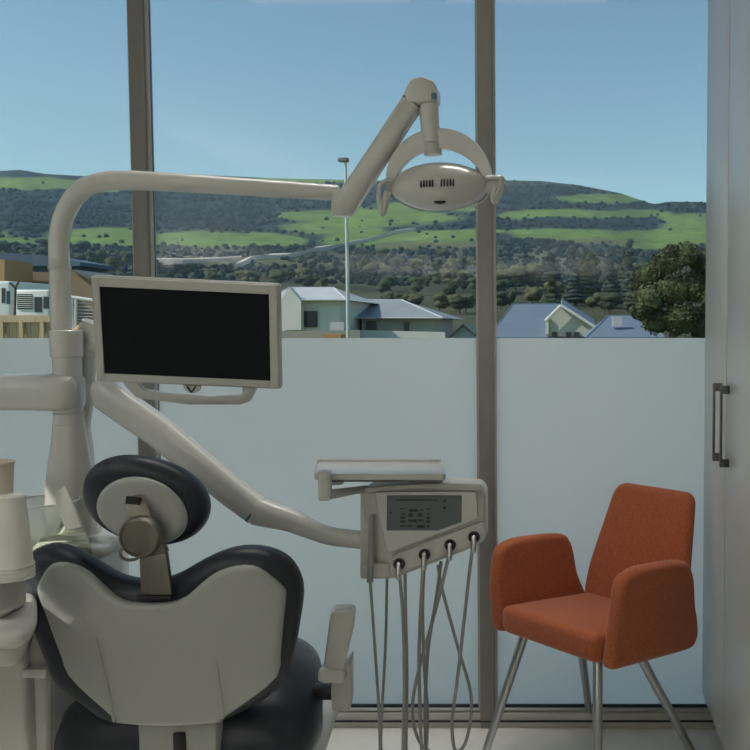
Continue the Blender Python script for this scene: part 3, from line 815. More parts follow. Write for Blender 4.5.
obj('leg_frame', bm, 'chrome_leg', arm)

# ------------------------------------------------------------------ dental unit: cabinet, column, side arm
YC = 2.30                       # column distance
xc = P(60.5, 300, YC).x
unit = thing('dental_unit', 'white dental unit cabinet carrying the lamp column and rinse ledge', 'dental unit', (-1.33, 2.1, FZ))
ztop = .815
xr = P(49, 690, 2.10).x
body = B(); box(body, ((-1.9+xr)/2, 2.31, (ztop+FZ)/2-.015), (xr+1.9, .42, ztop-FZ-.03), bev=.02, seg=3)
obj('cabinet_body', body, 'unit_white', unit)
bm = B()
panel(bm, roundpoly([(-1.9, 2.07), (P(50, 560, 2.07).x, 2.07), (-1.11, 2.14), (-1.10, 2.48), (-1.9, 2.48)], [.02, .05, .06, .05, .02], 4), .03, .012, lambda u, v, w: Vector((u, v, ztop-.015+w)))
obj('worktop', bm, 'unit_white', unit)
# rinse ledge in front, lower, with rounded rim
zl = P(20, 615, 1.8).z
e = P(33, 625, 1.88)
bm = B(); panel(bm, roundpoly([(-1.7, 1.68), (P(24, 630, 1.68).x, 1.68), (P(37, 625, 1.78).x, 1.78), (P(38, 620, 1.90).x, 1.90), (P(34, 618, 2.09).x, 2.09), (-1.7, 2.09)], [.01, .05, .06, .05, .01, .01], 5), .032, .014, lambda u, v, w: Vector((u, v, zl-.016+w)))
ledge = obj('rinse_ledge', bm, 'unit_white', unit)
bm = B(); panel(bm, roundpoly([(-1.7, 1.71), (P(16, 630, 1.71).x, 1.71), (P(28, 625, 1.79).x, 1.79), (P(26, 618, 2.08).x, 2.08), (-1.7, 2.08)], [.01, .05, .06, .02, .01], 4), .045, .012, lambda u, v, w: Vector((u, v, zl-.054+w)))
obj('ledge_skirt', bm, 'unit_white', ledge)
q = P(28, 595, 1.86)
bm = B(); box(bm, (q.x-.15, 1.81, zl+.035), (.30, .11, .075), bev=.016, seg=4)
obj('ledge_block', bm, 'unit_white', ledge)
# front door below the ledge
bm = B(); box(bm, ((-1.8+P(30, 690, 2.08).x)/2, 2.085, (zl-.09+FZ)/2+.03), (P(30, 690, 2.08).x+1.8, .05, zl-FZ-.15), bev=.012, seg=3)
dr = obj('door', bm, 'unit_white', unit)
# side flap (suction holder)
bm = B(); f4 = [P(52, 632, 2.08), P(44, 670, 2.08), P(23, 670, 2.08), P(31, 640, 2.08), P(38, 630, 2.08)]
prism(bm, f4, (0, .05, 0)); bevel_all(bm, .006)
fl = obj('suction_holder', bm, 'unit_cream', unit)
bm = B(); a = P(21, 674, 2.06); b = P(46, 674, 2.06); box(bm, ((a.x+b.x)/2, 2.08, a.z), (b.x-a.x, .04, .022), bev=.004); obj('holder_lip', bm, 'unit_white', fl)
bm = B(); tube(bm, spline([P(54, 655, 2.11), P(51, 668, 2.10), P(49, 690, 2.10), P(49, 720, 2.10), P(49, 760, 2.10)], 4), .010, 8, flat=.5)
obj('edge_trim', bm, 'unit_white', unit)
# column pedestal
zc0 = ztop
def zat(py, Y=YC): return P(60, py, Y).z
prof = [(.0, zc0), (.068, zc0), (.068, zc0+.01), (.060, zat(500)), (.058, zat(485)), (.052, zat(465)), (.044, zat(445)), (.038, zat(428)), (.036, zat(420)), (.034, zat(412)), (.034, zat(372)), (.0, zat(372))]
obj('pedestal', lathe(B(), prof, (xc+.012, YC, 0), 28), 'unit_white', unit)
bm = B()
for py in (424, 413): lathe(bm, [(.0355, zat(py)-.002), (.0385, zat(py)), (.0355, zat(py)+.002)], (xc+.012, YC, 0), 28, cap=False)
obj('collar', bm, 'unit_cream', unit)
obj('sleeve', lathe(B(), [(.0, zat(372)), (.034, zat(372)), (.034, zat(357)), (.038, zat(356.5)), (.039, zat(331)), (.036, zat(330)), (.0, zat(330))], (xc+.012, YC, 0), 28), 'unit_white', unit)
# side arm (goes off to the left) with rounded hub end
bm = B()
hz = zat(392); hh = (zat(373)-zat(411))/2
pts = [Vector((xc+.043, YC, hz)), Vector((xc+.037, YC, hz)), Vector((xc+.02, YC, hz)), Vector((xc-.03, YC, hz)), Vector((xc-.15, YC, hz+.001)), Vector((xc-.35, YC-.02, hz+.002)), Vector((xc-.5, YC-.05, hz+.003))]
tube(bm, pts, [hh*.5, hh*.86, hh, hh, hh*.96, hh*.95, hh*.95], 24, up=(0, 0, 1), flat=[1.0, 1.1, 1.2, 1.25, 1.2, 1.2, 1.2], power=3.2)
obj('side_arm', bm, 'unit_white', unit)
# rear fairing that rises behind the column to the monitor
bm = B()
cen = spline([P(71, 505, YC+.06), P(76, 470, YC+.07), P(76, 430, YC+.07), P(80, 390, YC+.07), P(84, 350, YC+.06), P(92, 322, YC+.05)], 4)
tube(bm, cen, [.050, .048, .046, .046, .045, .043, .042, .04, .036, .034, .036, .036, .034, .034, .034, .032, .03, .03, .028, .026, .024], 20, up=(1, 0, 0), flat=.8, power=2.5)
obj('fairing', bm, 'unit_white', unit)

# ------------------------------------------------------------------ operating lamp
lamp = thing('operating_lamp', 'white dental operating light on bent tube and jointed arm', 'lamp', (xc, YC, zat(331)))
zb_ = P(60, 181, YC).z
path = [Vector((xc, YC, zat(333))), Vector((xc, YC, zat(300))), Vector((xc, YC, zat(262)))] + spline(
    [Vector((xc, YC, zat(240))), P(64.5, 215, YC), P(79, 192, YC), P(101, 182, YC), P(130, 180, YC)], 6) + [P(200, 184, YC), P(270, 188.5, YC), P(338, 193, YC)]
obj('tube_arm', tube(B(), path, [.0245]*3 + [.0245]*25 + [.023, .0215, .020], 22), 'unit_white', lamp)
obj('collar', lathe(B(), [(.0262, zat(270)), (.0268, zat(269)), (.0268, zat(267)), (.0262, zat(266))], (xc, YC, 0), 24, cap=True), 'unit_cream', lamp)
bm = B(); box(bm, (xc+.006, YC-.0255, zat(261)), (.022, .004, .02), bev=.002)
obj('adjuster', bm, 'unit_cream', lamp)
# elbow, spring arm, top joint
jc = P(342, 203, YC)
bm = B(); lathe(bm, [(.0, -.034), (.022, -.034), (.027, -.028), (.027, .024), (.021, .032), (.0, .032)], jc, 22)
obj('elbow', bm, 'unit_white', lamp)
A0, A1 = P(345, 206, YC), P(417, 96, YC)
d = (A1-A0)
bm = B(); tube(bm, [A0-d*.045, A0-d*.03, A0, A0+d*.5, A1, A1+d*.05, A1+d*.085], [.014, .024, .030, .028, .0275, .026, .016], 20, up=(0, 1, 0), flat=1.0, power=3.0)
sp = obj('spring_arm', bm, 'unit_white', lamp)
bm = B(); c0 = A0+d*.93
tube(bm, [c0, c0+d*.012], .0282, 20, up=(0, 1, 0), power=3.0); obj('arm_seam', bm, 'dark_edge', sp)
hub = [(406, 93), (413, 82), (424, 79.5), (434, 83), (439, 91), (439, 104), (420, 106), (408, 104)]
bm = B(); prism(bm, [p - Vector((0, .031, 0)) for p in pxpoly(hub, YC)], (0, .062, 0)); bevel_all(bm, .006, 3)
obj('top_joint', bm, 'unit_white', lamp)
bm = B(); c0 = P(434, 96, YC-.032); box(bm, c0, (.014, .004, .016), bev=.0015); obj('joint_badge', bm, mat('badge_blue', (.10, .16, .27), .4), lamp)
bm = B(); tube(bm, [P(428, 98, YC), P(430, 125, YC), P(432, 143, YC)], [.025, .024, .023], 22); obj('drop_arm', bm, 'unit_white', lamp)
bm = B(); tube(bm, [P(432.3, 144, YC), P(433, 155, YC)], [.0232, .0222], 22); obj('drop_cap', bm, 'unit_cream', lamp)
# yoke: half ring of flat band
bm = B()
arc = []
for k in range(33):
    a = pi*(1-k/32)*1.02
    arc.append(P(439.5+50*cos(a), 187-50*sin(a), YC))
rings = []
for i, (p, tt, nn, bb) in enumerate(frames(arc, (0, 0, 1))):
    k = abs(i-16)/16
    out_ = Vector((p.x-P(439.5, 187, YC).x, 0, p.z-P(439.5, 187, YC).z)).normalized()
    th = .0195*(1-k**2)+.0075
    yv = Vector((0, 1, 0))
    hwid = .013
    c = p - out_*th*.2
    rings.append([c+out_*th*.9-yv*hwid, c+out_*th+yv*0-yv*hwid*.5, c+out_*th+yv*hwid*.5, c+out_*th*.9+yv*hwid, c-out_*th*.9+yv*hwid, c-out_*th*.9-yv*hwid])
loft(bm, rings)
obj('yoke', bm, 'unit_white', lamp)
hc = P(440, 187, YC); hr = (.123, .082, .060)
bm = B(); ellipsoid(bm, hc, hr, 40, 24)
for v in bm.verts:                      # pointed lens outline, flatter underneath
    x = (v.co.x-hc.x)/hr[0]
    k = (1-abs(x)**2.2)**.25 if abs(x) < 1 else 0
    v.co.z = hc.z + (v.co.z-hc.z)*(.92+.08*k)
tilt = Matrix.Translation(hc) @ RY(radians(-1.5)).to_4x4() @ Matrix.Translation(-hc)
bmesh.ops.transform(bm, matrix=tilt, verts=bm.verts)
head = obj('lamp_head', bm, 'unit_white', lamp)
bm = B()                               # rim of the reflector, seen below
rr = []
for k in range(48):
    a = 2*pi*k/48
    c = hc + Vector((cos(a)*hr[0]*1.0, .02, sin(a)*hr[2]*.99-.002)); rr.append([c+Vector((cos(b)*.0035, sin(b)*.014, sin(b*1)*.002)) for b in [2*pi*j/8 for j in range(8)]])
loft(bm, rr, closed=True); obj('reflector_rim', bm, 'unit_cream', head)
def headpt(dx, dz, up=.0):
    yy = hr[1]*sqrt(max(0, 1-(dx/hr[0])**2-(dz/hr[2])**2))
    return hc + Vector((dx, -yy-up, dz))
for gx in (421, 424, 427, 430, 432.7, 441.5, 444.5, 447.5, 450.3, 453.2):
    q = P(gx, 183.5-(gx-430)*.05, YC-.08); dx = q.x-hc.x; dz = q.z-hc.z
    c = headpt(dx, dz)
    obj('vent_slot', box(B(), c, (.0032, .006, .0165), rot=RX(-.35) @ RZ(dx*4)), 'black_rubber', head)
q = P(438.5, 200.5, YC-.078); c = headpt(q.x-hc.x, q.z-hc.z)
bm = B(); ellipsoid(bm, c, (.0155, .004, .0068), 16, 10, rot=RX(-.55)); obj('sensor', bm, 'black_rubber', head)
for s, ex in ((-1, 390), (1, 490)):
    e0 = P(ex, 188, YC)
    bm = B(); tube(bm, [P(440+s*43, 187.5, YC), e0, e0+Vector((s*.008, 0, 0))], [.012, .014, .010], 14); obj('pivot', bm, 'unit_white', lamp)
    bm = B()
    if s < 0: pp = [P(392, 181, YC-.03), P(386, 181, YC-.035), P(380, 186, YC-.04), P(379, 200, YC-.05), P(382, 213, YC-.055), P(385, 203, YC-.05), P(388, 192, YC-.04)]
    else: pp = [P(487, 178, YC-.03), P(498, 177, YC-.035), P(502, 179, YC-.04), P(500.5, 190, YC-.045), P(495, 201, YC-.05), P(493, 196, YC-.045), P(494, 188, YC-.04)]
    tube(bm, spline(pp, 4), .0062, 10, flat=1.6); obj('grip_handle', bm, 'unit_white', lamp)
bm = B(); pp = pxpoly([(484, 183), (491, 178), (501, 177), (500, 188), (492, 191), (485, 190)], YC-.02); prism(bm, pp, (0, .03, 0)); bevel_all(bm, .004); obj('pivot_cover', bm, 'unit_white', lamp)

# ------------------------------------------------------------------ monitor
mc = P(186.5, 333, 2.20)
tl_ = radians(-8); rl = radians(2.6)
RM = RY(rl) @ RX(-tl_)      # local x right, y away, z up
def M3(u, v, w): return mc + RM @ Vector((u, w, v))
mon = thing('monitor', 'white framed flat monitor with a dark screen above the treatment chair', 'monitor', P(186, 380, 2.32))
MWd, MHt = .228, .131
op = roundpoly([(-MWd, -MHt), (MWd, -MHt), (MWd, MHt), (-MWd, MHt)], .010, 4)
bm = B(); panel(bm, op, .022, .006, lambda u, v, w: M3(u, v, -w+.011), 3); obj('housing', bm, 'unit_cream', mon)
sw, s0, s1 = .2045, -.109, .1045
# bezel: four bars proud of the screen
bm = B()
for (a, b, c_, d_) in ((-MWd+.004, -sw, -MHt+.004, MHt-.004), (sw, MWd-.004, -MHt+.004, MHt-.004), (-sw, sw, s1, MHt-.004), (-sw, sw, -MHt+.004, s0)):
    bx = B(); panel(bx, [(a, c_), (b, c_), (b, d_), (a, d_)], .006, .0012, lambda u, v, w: M3(u, v, -w-.002), 1)
    tmp = bpy.data.meshes.new('x'); bx.to_mesh(tmp); bm.from_mesh(tmp); bx.free(); bpy.data.meshes.remove(tmp)
obj('bezel', bm, 'unit_cream', mon)
bm = B(); panel(bm, [(-sw, s0), (sw, s0), (sw, s1), (-sw, s1)], .003, .0005, lambda u, v, w: M3(u, v, -w-.0018), 1); obj('screen', bm, 'screen_black', mon)
hp = [(-.164, -.128), (-.160, -.140), (-.135, -.167), (-.125, -.171), (.0, -.181), (.125, -.175), (.148, -.166), (.162, -.140), (.166, -.128), (.132, -.128), (.130, -.150), (.05, -.158), (-.06, -.155), (-.115, -.148), (-.122, -.140), (-.125, -.128)]
bm = B(); panel(bm, hp, .018, .003, lambda u, v, w: M3(u, v, -w+.012), 2); hd = obj('handle', bm, 'unit_cream', mon)
bm = B(); panel(bm, [(.022*cos(a)+.008, -.131+.022*sin(a)*.9) for a in [pi+pi*k/14 for k in range(15)]], .010, .002, lambda u, v, w: M3(u, v, -w+.004), 2); eb = obj('emblem', bm, 'unit_white', mon)
bm = B()
for s in (-1, 1):
    box(bm, M3(.008+s*.0055, -.140, -.002), (.0036, .003, .019), rot=RM @ RY(s*.62))
obj('emblem_mark', bm, 'black_rubber', eb)
bm = B(); tube(bm, spline([M3(-.10, .0, .04), M3(-.16, -.02, .07), P(96, 345, 2.34), P(88, 352, 2.35)], 5), .022, 14); obj('mount_arm', bm, 'unit_white', mon)

# ------------------------------------------------------------------ delivery unit: arm, head, tray, hoses
YD = 2.20
dl = thing('delivery_unit', 'white instrument delivery head on a long arm with hanging hoses', 'dental unit', P(420, 580, YD+.06))
cen = [P(94, 391, YC), P(99, 391, YC), P(106, 394, YC), P(125, 408, YC), P(160, 432, YC-.01), P(200, 465, YC-.02), P(235, 494, YC-.025), P(258, 511, YC-.03)]
bm = B(); tube(bm, cen, [.022, .036, .042, .041, .0405, .039, .038, .037], 24, up=(0, 0, 1), flat=.8, power=2.6)
obj('balance_arm', bm, 'unit_white', dl)
cen = spline([P(257, 510.5, YC-.03), P(272, 515, YC-.035), P(290, 520, YC-.04), P(308, 528, YC-.045), P(330, 536, YC-.045), P(362, 540, YC-.04)], 4)
bm = B(); n_ = len(cen); tube(bm, cen, [.0372-.0145*min(1, (i/(n_-1))*1.4) for i in range(n_)], 24, up=(0, 0, 1), flat=.85, power=2.4)
obj('swivel_arm', bm, 'unit_white', dl)
bm = B(); tube(bm, [P(255.8, 509.3, YC-.03), P(257.6, 510.8, YC-.03)], .0378, 24, up=(0, 0, 1), flat=.82, power=2.5); obj('arm_seam', bm, 'dark_edge', dl)
# head body
hb = roundpoly([(360, 490), (372, 487), (420, 484.5), (479, 485.5), (484.5, 493), (485, 541), (470, 549), (393, 579), (360, 579)], [10, 5, 30, 5, 6, 5, 6, 5, 3], 3)
bm = B(); prism(bm, pxpoly(hb, YD), (0, .10, 0)); bevel_all(bm, .004, 2, 50)
hbody = obj('head_body', bm, 'unit_cream', dl)
def plate(name, pts, y0, dep, m_, par, r=2, bv=.002):
    bm = B(); pl = roundpoly(pts, r, 3) if r else [Vector(p) for p in pts]
    prism(bm, pxpoly(pl, y0), (0, dep, 0))
    if bv: bevel_all(bm, bv, 2, 50)
    return obj(name, bm, m_, par)
fp = plate('control_panel', [(374, 492), (476, 491.5), (478, 519), (388, 553), (380, 520)], YD-.012, .013, 'unit_white', dl, 3)
plate('visor', [(366, 488.5), (385, 485.5), (430, 483.5), (481, 484), (485, 490), (470, 490.5), (425, 488.5), (385, 490), (368, 493)], YD-.03, .04, 'unit_cream', hbody, 1.5)
sc_ = plate('screen', [(387, 495.3), (461.5, 495.3), (461.5, 522), (438, 530.5), (386.5, 530.5)], YD-.0145, .003, 'screen_grey', dl, 0, 0)
# printed symbols of the control screen
marks = [(396, 500, 40, 1.2), (396, 502, 38, .8)]
bm = B()
for (x, y, w_, h_) in [(396, 499.5, 41, 1.3), (408.5, 509, 9, 3), (400, 508, 4, 1.5), (401, 513, 3.6, 2), (400.5, 516.5, 4.4, 2.6), (400.5, 520.3, 4.4, 2.6), (426.5, 516.5, 3.6, 2.6), (426, 520.3, 4.4, 2.6), (427, 513, 3, 2), (408.5, 519.5, 5, 2), (413, 519.5, 4.5, 3), (418.6, 519.5, 5, 2), (400.5, 525, 5, 1.8), (407, 525, 5, 1.8), (417, 525, 8, 3), (427, 525, 2.6, 2.4), (420, 509, 3, 2), (427, 508, 3, 1.5), (443, 499.5, 3, 2.6), (443, 506.5, 3, 2.6), (389.5, 512, 3, 1)]:
    prism(bm, pxpoly([(x, y), (x+w_, y), (x+w_, y+h_), (x, y+h_)], YD-.0152), (0, .001, 0))
for (x, y) in ((410.5, 515), (420, 515)):
    prism(bm, pxpoly([(x+2.6*cos(a), y+2.3*sin(a)) for a in [2*pi*k/14 for k in range(14)]], YD-.0152), (0, .001, 0))
obj('screen_print', bm, 'screen_mark', sc_, None)
# lower rail with sockets
plate('holder_rail', [(392, 556), (484, 521), (486, 538.5), (470, 546), (393, 576)], YD-.014, .016, 'unit_cream', dl, 3)
rings_ = [(399, 564), (424.5, 554.5), (450, 545), (474, 537)]
for (x, y) in rings_:
    c = P(x, y, YD-.016)
    R_ = RX(radians(72))
    g = obj('instrument_socket', lathe(B(), [(.007, -.004), (.0135, -.004), (.0145, 0), (.0135, .005), (.009, .006), (.007, .003)], c, 18, axis=R_, cap=False), 'black_rubber', dl)
    obj('instrument_tip', lathe(B(), [(.0, -.003), (.0065, -.003), (.0068, .004), (.004, .008), (.0, .008)], c, 14, axis=R_), 'steel', g)
    bm = B(); tube(bm, [c+Vector((0, -.006, -.002)), c+Vector((0, -.012, -.022)), c+Vector((0, -.008, -.034))], [.006, .0075, .006], 10); obj('instrument_stem', bm, 'steel', g)
# syringe at the left
bm = B(); tube(bm, [P(373, 514, YD-.012), P(372, 518, YD-.016), P(371, 545, YD-.018), P(370, 582, YD-.016)], [.004, .0065, .0075, .0085], 12); obj('syringe', bm, 'hose_grey', dl)
plate('syringe_clip', [(360, 564), (389, 564), (389, 577.5), (360, 577.5)], YD-.010, .012, 'unit_cream', dl, 1.5)
# hoses
hoses = [
 [(370, 580), (372.7, 617), (376, 665), (379, 710), (380, 747), (381, 790), (383, 806), (385, 790), (381, 747), (382, 710), (384.5, 665), (386, 630), (387, 577)],
 [(399, 570), (403, 617), (404.5, 683), (403.5, 720), (403, 755), (402.5, 795), (404.5, 812), (406.5, 795), (406, 747), (406.7, 700), (406.7, 657), (405.5, 610), (405, 574)],
 [(423.5, 560), (421, 603), (419, 657), (420, 710), (421.5, 747), (424, 772), (426.5, 747), (427.3, 710), (424.5, 670), (422.5, 610), (424, 566)],
 [(449.5, 552), (442, 585), (430, 630), (420.7, 662), (413, 699), (414, 726), (421, 744), (430, 752), (440, 765), (436, 790), (428, 770), (425, 720), (428, 650), (436, 600), (441, 562)],
 [(474, 543), (471, 560), (463, 630), (457, 683), (452, 721), (454, 747), (459, 751), (466, 741), (471, 715), (470, 689), (459, 651), (443, 593), (438, 566)],
 [(455, 558), (462, 643), (468, 680), (470, 700)],
]
for i, hp_ in enumerate(hoses[:5]):
    n_ = len(hp_)
    pts = []
    for k, (x, y) in enumerate(hp_):
        f = k/(n_-1); pts.append(P(x, y, YD-.02+.085*f + (.012*i if 0 < k < n_-1 else 0)))
    bm = B(); tube(bm, spline(pts, 5), .0045 if i else .0038, 8); obj('hose', bm, 'hose_grey', dl)
# tray above the head
zt = P(380, 478, 2.12).z
ta, tb = P(314, 478, 2.10), P(446, 479, 2.10)
bm = B()
tp = roundpoly([(ta.x, 2.10), (tb.x, 2.10), (P(441, 463, 2.34).x+.004, 2.335), (P(316, 461, 2.34).x, 2.335)], .012, 4)
panel(bm, tp, .008, .003, lambda u, v, w: Vector((u, v, zt+.002+w)), 2)
tray = thing('instrument_tray', 'flat white instrument tray held on a bracket above the control panel', 'tray', (P(380, 478, 2.2).x, 2.22, zt-.004))
obj('tray_plate', bm, 'tray_steel', tray)
bm = B(); tin = inset(tp, .004)
rr = [[Vector((a[0], a[1], zt+.003)), Vector((b[0], b[1], zt+.003)), Vector((b[0], b[1], zt+.013)), Vector((a[0], a[1], zt+.013))] for a, b in zip(tp, tin)]
loft(bm, rr, closed=True); obj('rim', bm, 'tray_steel', tray)
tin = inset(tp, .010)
bm = B(); panel(bm, tin, .006, .001, lambda u, v, w: Vector((u, v+.004, zt-.0055+w)), 1); obj('underside_shade', bm, 'dark_edge', tray)  # dark plate standing in for the shade below the tray's front edge
bk = P(325.5, 485, 2.085)
bm = B(); box(bm, (bk.x, 2.082, bk.z), (.027, .03, .070), bev=.005, seg=3); obj('bracket', bm, 'unit_white', tray)
bm = B(); tube(bm, [P(326, 495, 2.085), P(345, 492, 2.14), P(366, 489, 2.22)], [.012, .010, .009], 12, power=3); obj('bracket_arm', bm, 'unit_cream', tray)
bm = B(); a = P(332, 479, 2.16); box(bm, (a.x+.01, 2.17, a.z), (.03, .03, .03), bev=.005); obj('bracket_knob', bm, 'unit_cream', tray)

# ------------------------------------------------------------------ treatment chair
YT = 1.95
chair = thing('treatment_chair', 'navy padded dental treatment chair with pale back shell, seen from behind', 'dental chair', (P(200, 700, 2.2).x, 2.25, FZ))
def backpt(px, py, dy): return P(px, py, YT) + Vector((0, dy, 0))
Lp = [(150, 573), (128, 568), (108, 557), (88, 546), (66, 539.5), (47, 544), (33, 558), (28.5, 574), (31, 592), (40, 622), (52, 656), (61, 677), (88, 698), (118, 716),
      (168, 717), (218, 716), (247, 706), (272, 692), (287, 676), (295, 652), (302, 615), (305.5, 590), (303, 572), (293, 554), (274, 543), (250, 540.5), (228, 546), (208, 556), (190, 566), (172, 572)]
def closed_spline(pts, n=3):
    q = [Vector(p) for p in pts]; N = len(q); out = []
    for i in range(N):
        a, b, c, d = q[i-1], q[i], q[(i+1) % N], q[(i+2) % N]
        for k in range(n):
            t = k/n; out.append(.5*((2*b)+(c-a)*t+(2*a-5*b+4*c-d)*t*t+(3*b-a-3*c+d)*t**3))
    return out
m2p = F/ (YT*1.02)
bp0 = P(167, 630, YT)
def px2uv(p, Y=YT-.018):
    q = P(p[0], p[1], Y); return (q.x-bp0.x, q.z-bp0.z)
cush = [px2uv(p, YT+.068) for p in closed_spline(Lp)]
def bfn(u, v, w):   # the backrest is dished: wings come forward (away from the camera), top leans back to us
    return Vector((bp0.x+u, YT - w - .05 + .03*(u/.3)**2 - v*.10, bp0.z+v))
bm = B(); panel(bm, cush, .10, .042, lambda u, v, w: bfn(u, v, w-.075), 6, fan=(0, -.03)); obj('back_cushion', bm, 'navy_vinyl', chair, 70)
Sp = [(146, 598.5), (128, 596), (112, 584), (96, 569), (80, 561), (64, 559.5), (54, 564), (46, 575), (41, 585), (41.5, 594), (51, 622), (62, 655), (69, 675), (92, 698), (117, 719.5),
      (118, 723), (168, 725.5), (219, 723), (221, 720), (250, 700), (276, 678), (279.5, 655), (283.5, 620), (286.5, 594), (284, 586), (268, 570), (256, 563), (240, 562.5), (222, 568), (206, 580), (192, 592), (174, 598)]
shell = [px2uv(p) for p in closed_spline(Sp, 2)]
bm = B(); panel(bm, shell, .03, .013, lambda u, v, w: bfn(u, v, w-.012), 4, fan=(0, -.03))
shl = obj('back_shell', bm, 'shell_white', chair, 50)
# raised middle field of the shell and its two crease ridges
def crease(pts): 
    bm = B(); tube(bm, [bfn(*px2uv(p), .004) for p in pts], [.001, .0035, .0045, .003], 8); obj('crease', bm, 'shell_white', shl)
crease([(103, 632), (107, 655), (112, 685), (117, 719)]); crease([(221, 655), (222, 675), (224, 700), (225, 716)])
bm = B(); a = P(135, 722, YT); b = P(214, 722, YT)
st_pts = [(a.x, a.z+.01), (b.x, b.z+.01), (b.x-.002, a.z-.20), (a.x+.002, a.z-.20)]
panel(bm, st_pts, .05, .008, lambda u, v, w: Vector((u, YT+.005-w+.03, v)), 2); stem = obj('back_stem', bm, 'shell_white', chair)
a = P(168, 738, YT-.02); b = P(180, 738, YT-.02)
obj('stem_slot', box(B(), ((a.x+b.x)/2, YT+.008, a.z-.06), (b.x-a.x, .012, .12), bev=.003), 'black_rubber', stem)
# headrest
hr_c = P(145.5, 500, YT+.035); hr_s = P(141.5, 512, YT-.015)
hrR = RY(radians(14))
def hfn(u, v, w, c=None):
    q = hrR @ Vector((u, 0, v)); c = c or hr_c
    return Vector((c.x+q.x, c.y - w + .6*q.x*q.x - q.z*.16, c.z+q.z))
N_ = 44
el = [(.1375*math.copysign(abs(cos(a))**.93, cos(a)), .0995*math.copysign(abs(sin(a))**.93, sin(a))) for a in [2*pi*k/N_ for k in range(N_)]]
hrst = obj('headrest', panel(B(), el, .085, .038, lambda u, v, w: hfn(u, v, w), 6, fan=True), 'navy_vinyl', chair, 80)
el2 = [(.098*cos(a), .075*sin(a) - .004*cos(2*a)) for a in [2*pi*k/N_ for k in range(N_)]]
obj('headrest_shell', panel(B(), el2, .026, .012, lambda u, v, w: hfn(u, v, w, hr_s), 4, fan=True), 'shell_white', hrst, 60)
yk = YT-.065
bm = B(); tube(bm, [P(134.5, 496, YT-.035), P(136, 505, YT-.045), P(141, 521, YT-.055), P(146, 530, YT-.05)], [.0215]*4, 4, up=(1, 0, 0), flat=.22, power=6)
obj('upper_strap', bm, 'bracket_steel', hrst)
a = P(133.5, 500.5, YT-.046); obj('strap_slot', box(B(), a, (.030, .006, .016), rot=RY(.1)), 'black_rubber', hrst)
kc = P(139.5, 537, yk)
kax = RX(radians(90))
bm = B(); lathe(bm, [(.0, -.018), (.044, -.018), (.0445, .0), (.041, .007), (.037, .008), (.036, .004), (.0, .004)], kc, 32, axis=kax); obj('tilt_knob', bm, 'bracket_steel', hrst, 30)
bm = B(); tube(bm, spline([P(128, 547, yk), P(121, 550, yk-.005), P(121, 557, yk-.006), P(128, 560, yk-.006), P(137, 558.5, yk), P(137, 553, yk)], 4), .0035, 8); obj('release_lever', bm, 'bracket_steel', hrst)
bm = B(); q = [(139, 557), (166, 553), (171.5, 595), (140.5, 595.5)]
prism(bm, pxpoly(q, YT-.06), (0, .014, 0)); bevel_all(bm, .0025); obj('lower_strap', bm, 'bracket_steel', hrst)
bm = B(); q = [(153, 548), (161, 541), (166, 553), (150, 561), (139, 558)]; prism(bm, pxpoly(q, YT-.055), (0, .02, 0)); bevel_all(bm, .003); obj('strap_knuckle', bm, 'bracket_steel', hrst)
a = P(156, 595.5, YT-.05); obj('strap_socket', box(B(), a, (.072, .03, .007)), 'black_rubber', shl)
# seat: broad cushion running to the window, turned a little to the right
sx0 = P(205, 700, 2.2).x
def ringseat(y, hw, zb0, zt0, dx):
    r = []
    for k in range(56):
        a = 2*pi*k/56; ca_, sa_ = cos(a), sin(a)
        e = 2/2.8
        r.append(Vector((sx0+dx+hw*math.copysign(abs(ca_)**e, ca_), y, (zb0+zt0)/2 + (zt0-zb0)/2*math.copysign(abs(sa_)**e, sa_))))
    return r
bm = B()
loft(bm, [ringseat(1.985, .16, .30, .40, .0), ringseat(2.0, .235, .28, .44, .0), ringseat(2.03, .282, .265, .475, .0), ringseat(2.09, .300, .255, .505, .0), ringseat(2.17, .298, .25, .525, .004),
          ringseat(2.27, .265, .25, .54, .01), ringseat(2.35, .245, .26, .535, .012), ringseat(2.43, .215, .27, .515, .015), ringseat(2.47, .15, .30, .48, .015)])
seat = obj('seat_cushion', bm, 'navy_vinyl', chair, 80)
bm = B(); loft(bm, [ringseat(2.06, .20, .20, .30, .0), ringseat(2.12, .25, .18, .30, .005), ringseat(2.30, .25, .18, .30, .02), ringseat(2.62, .17, .20, .32, .07)]); obj('seat_shell', bm, 'shell_white', chair, 50)
bm = B(); box(bm, (sx0+.02, 2.27, .09), (.20, .30, .32), bev=.03, seg=3); obj('pillar', bm, 'shell_white', chair)
bm = B(); panel(bm, roundpoly([(sx0-.22, 2.05), (sx0+.24, 2.05), (sx0+.26, 2.74), (sx0-.18, 2.74)], .08, 4), .05, .015, lambda u, v, w: Vector((u, v, FZ+.025+w))); obj('base_plate', bm, 'shell_white', chair)
# armrest on the right
YA = 2.12
ap_ = [(323, 671), (327, 640), (330, 616), (334, 611.5), (352, 611), (355.5, 614), (354, 626), (344, 668), (342, 675), (325, 675)]
bm = B(); prism(bm, [p for p in pxpoly(roundpoly(ap_, 4, 3), YA)], (-.012, .06, .0)); bevel_all(bm, .006, 3, 50)
ar = obj('armrest_pad', bm, 'unit_white', chair)
bm = B(); prism(bm, pxpoly(roundpoly([(318, 670), (343, 671), (344, 681), (340, 684), (318, 681)], 2, 3), YA-.012), (0, .05, 0)); bevel_all(bm, .003); obj('armrest_hinge', bm, 'unit_white', ar)
bm = B(); prism(bm, pxpoly(roundpoly([(333, 676), (345, 668), (351, 660), (351, 708), (348, 712), (332, 711), (331, 690)], 3, 3), YA+.02), (-.01, .07, 0)); bevel_all(bm, .005, 2, 50); obj('armrest_post', bm, 'unit_cream', chair)
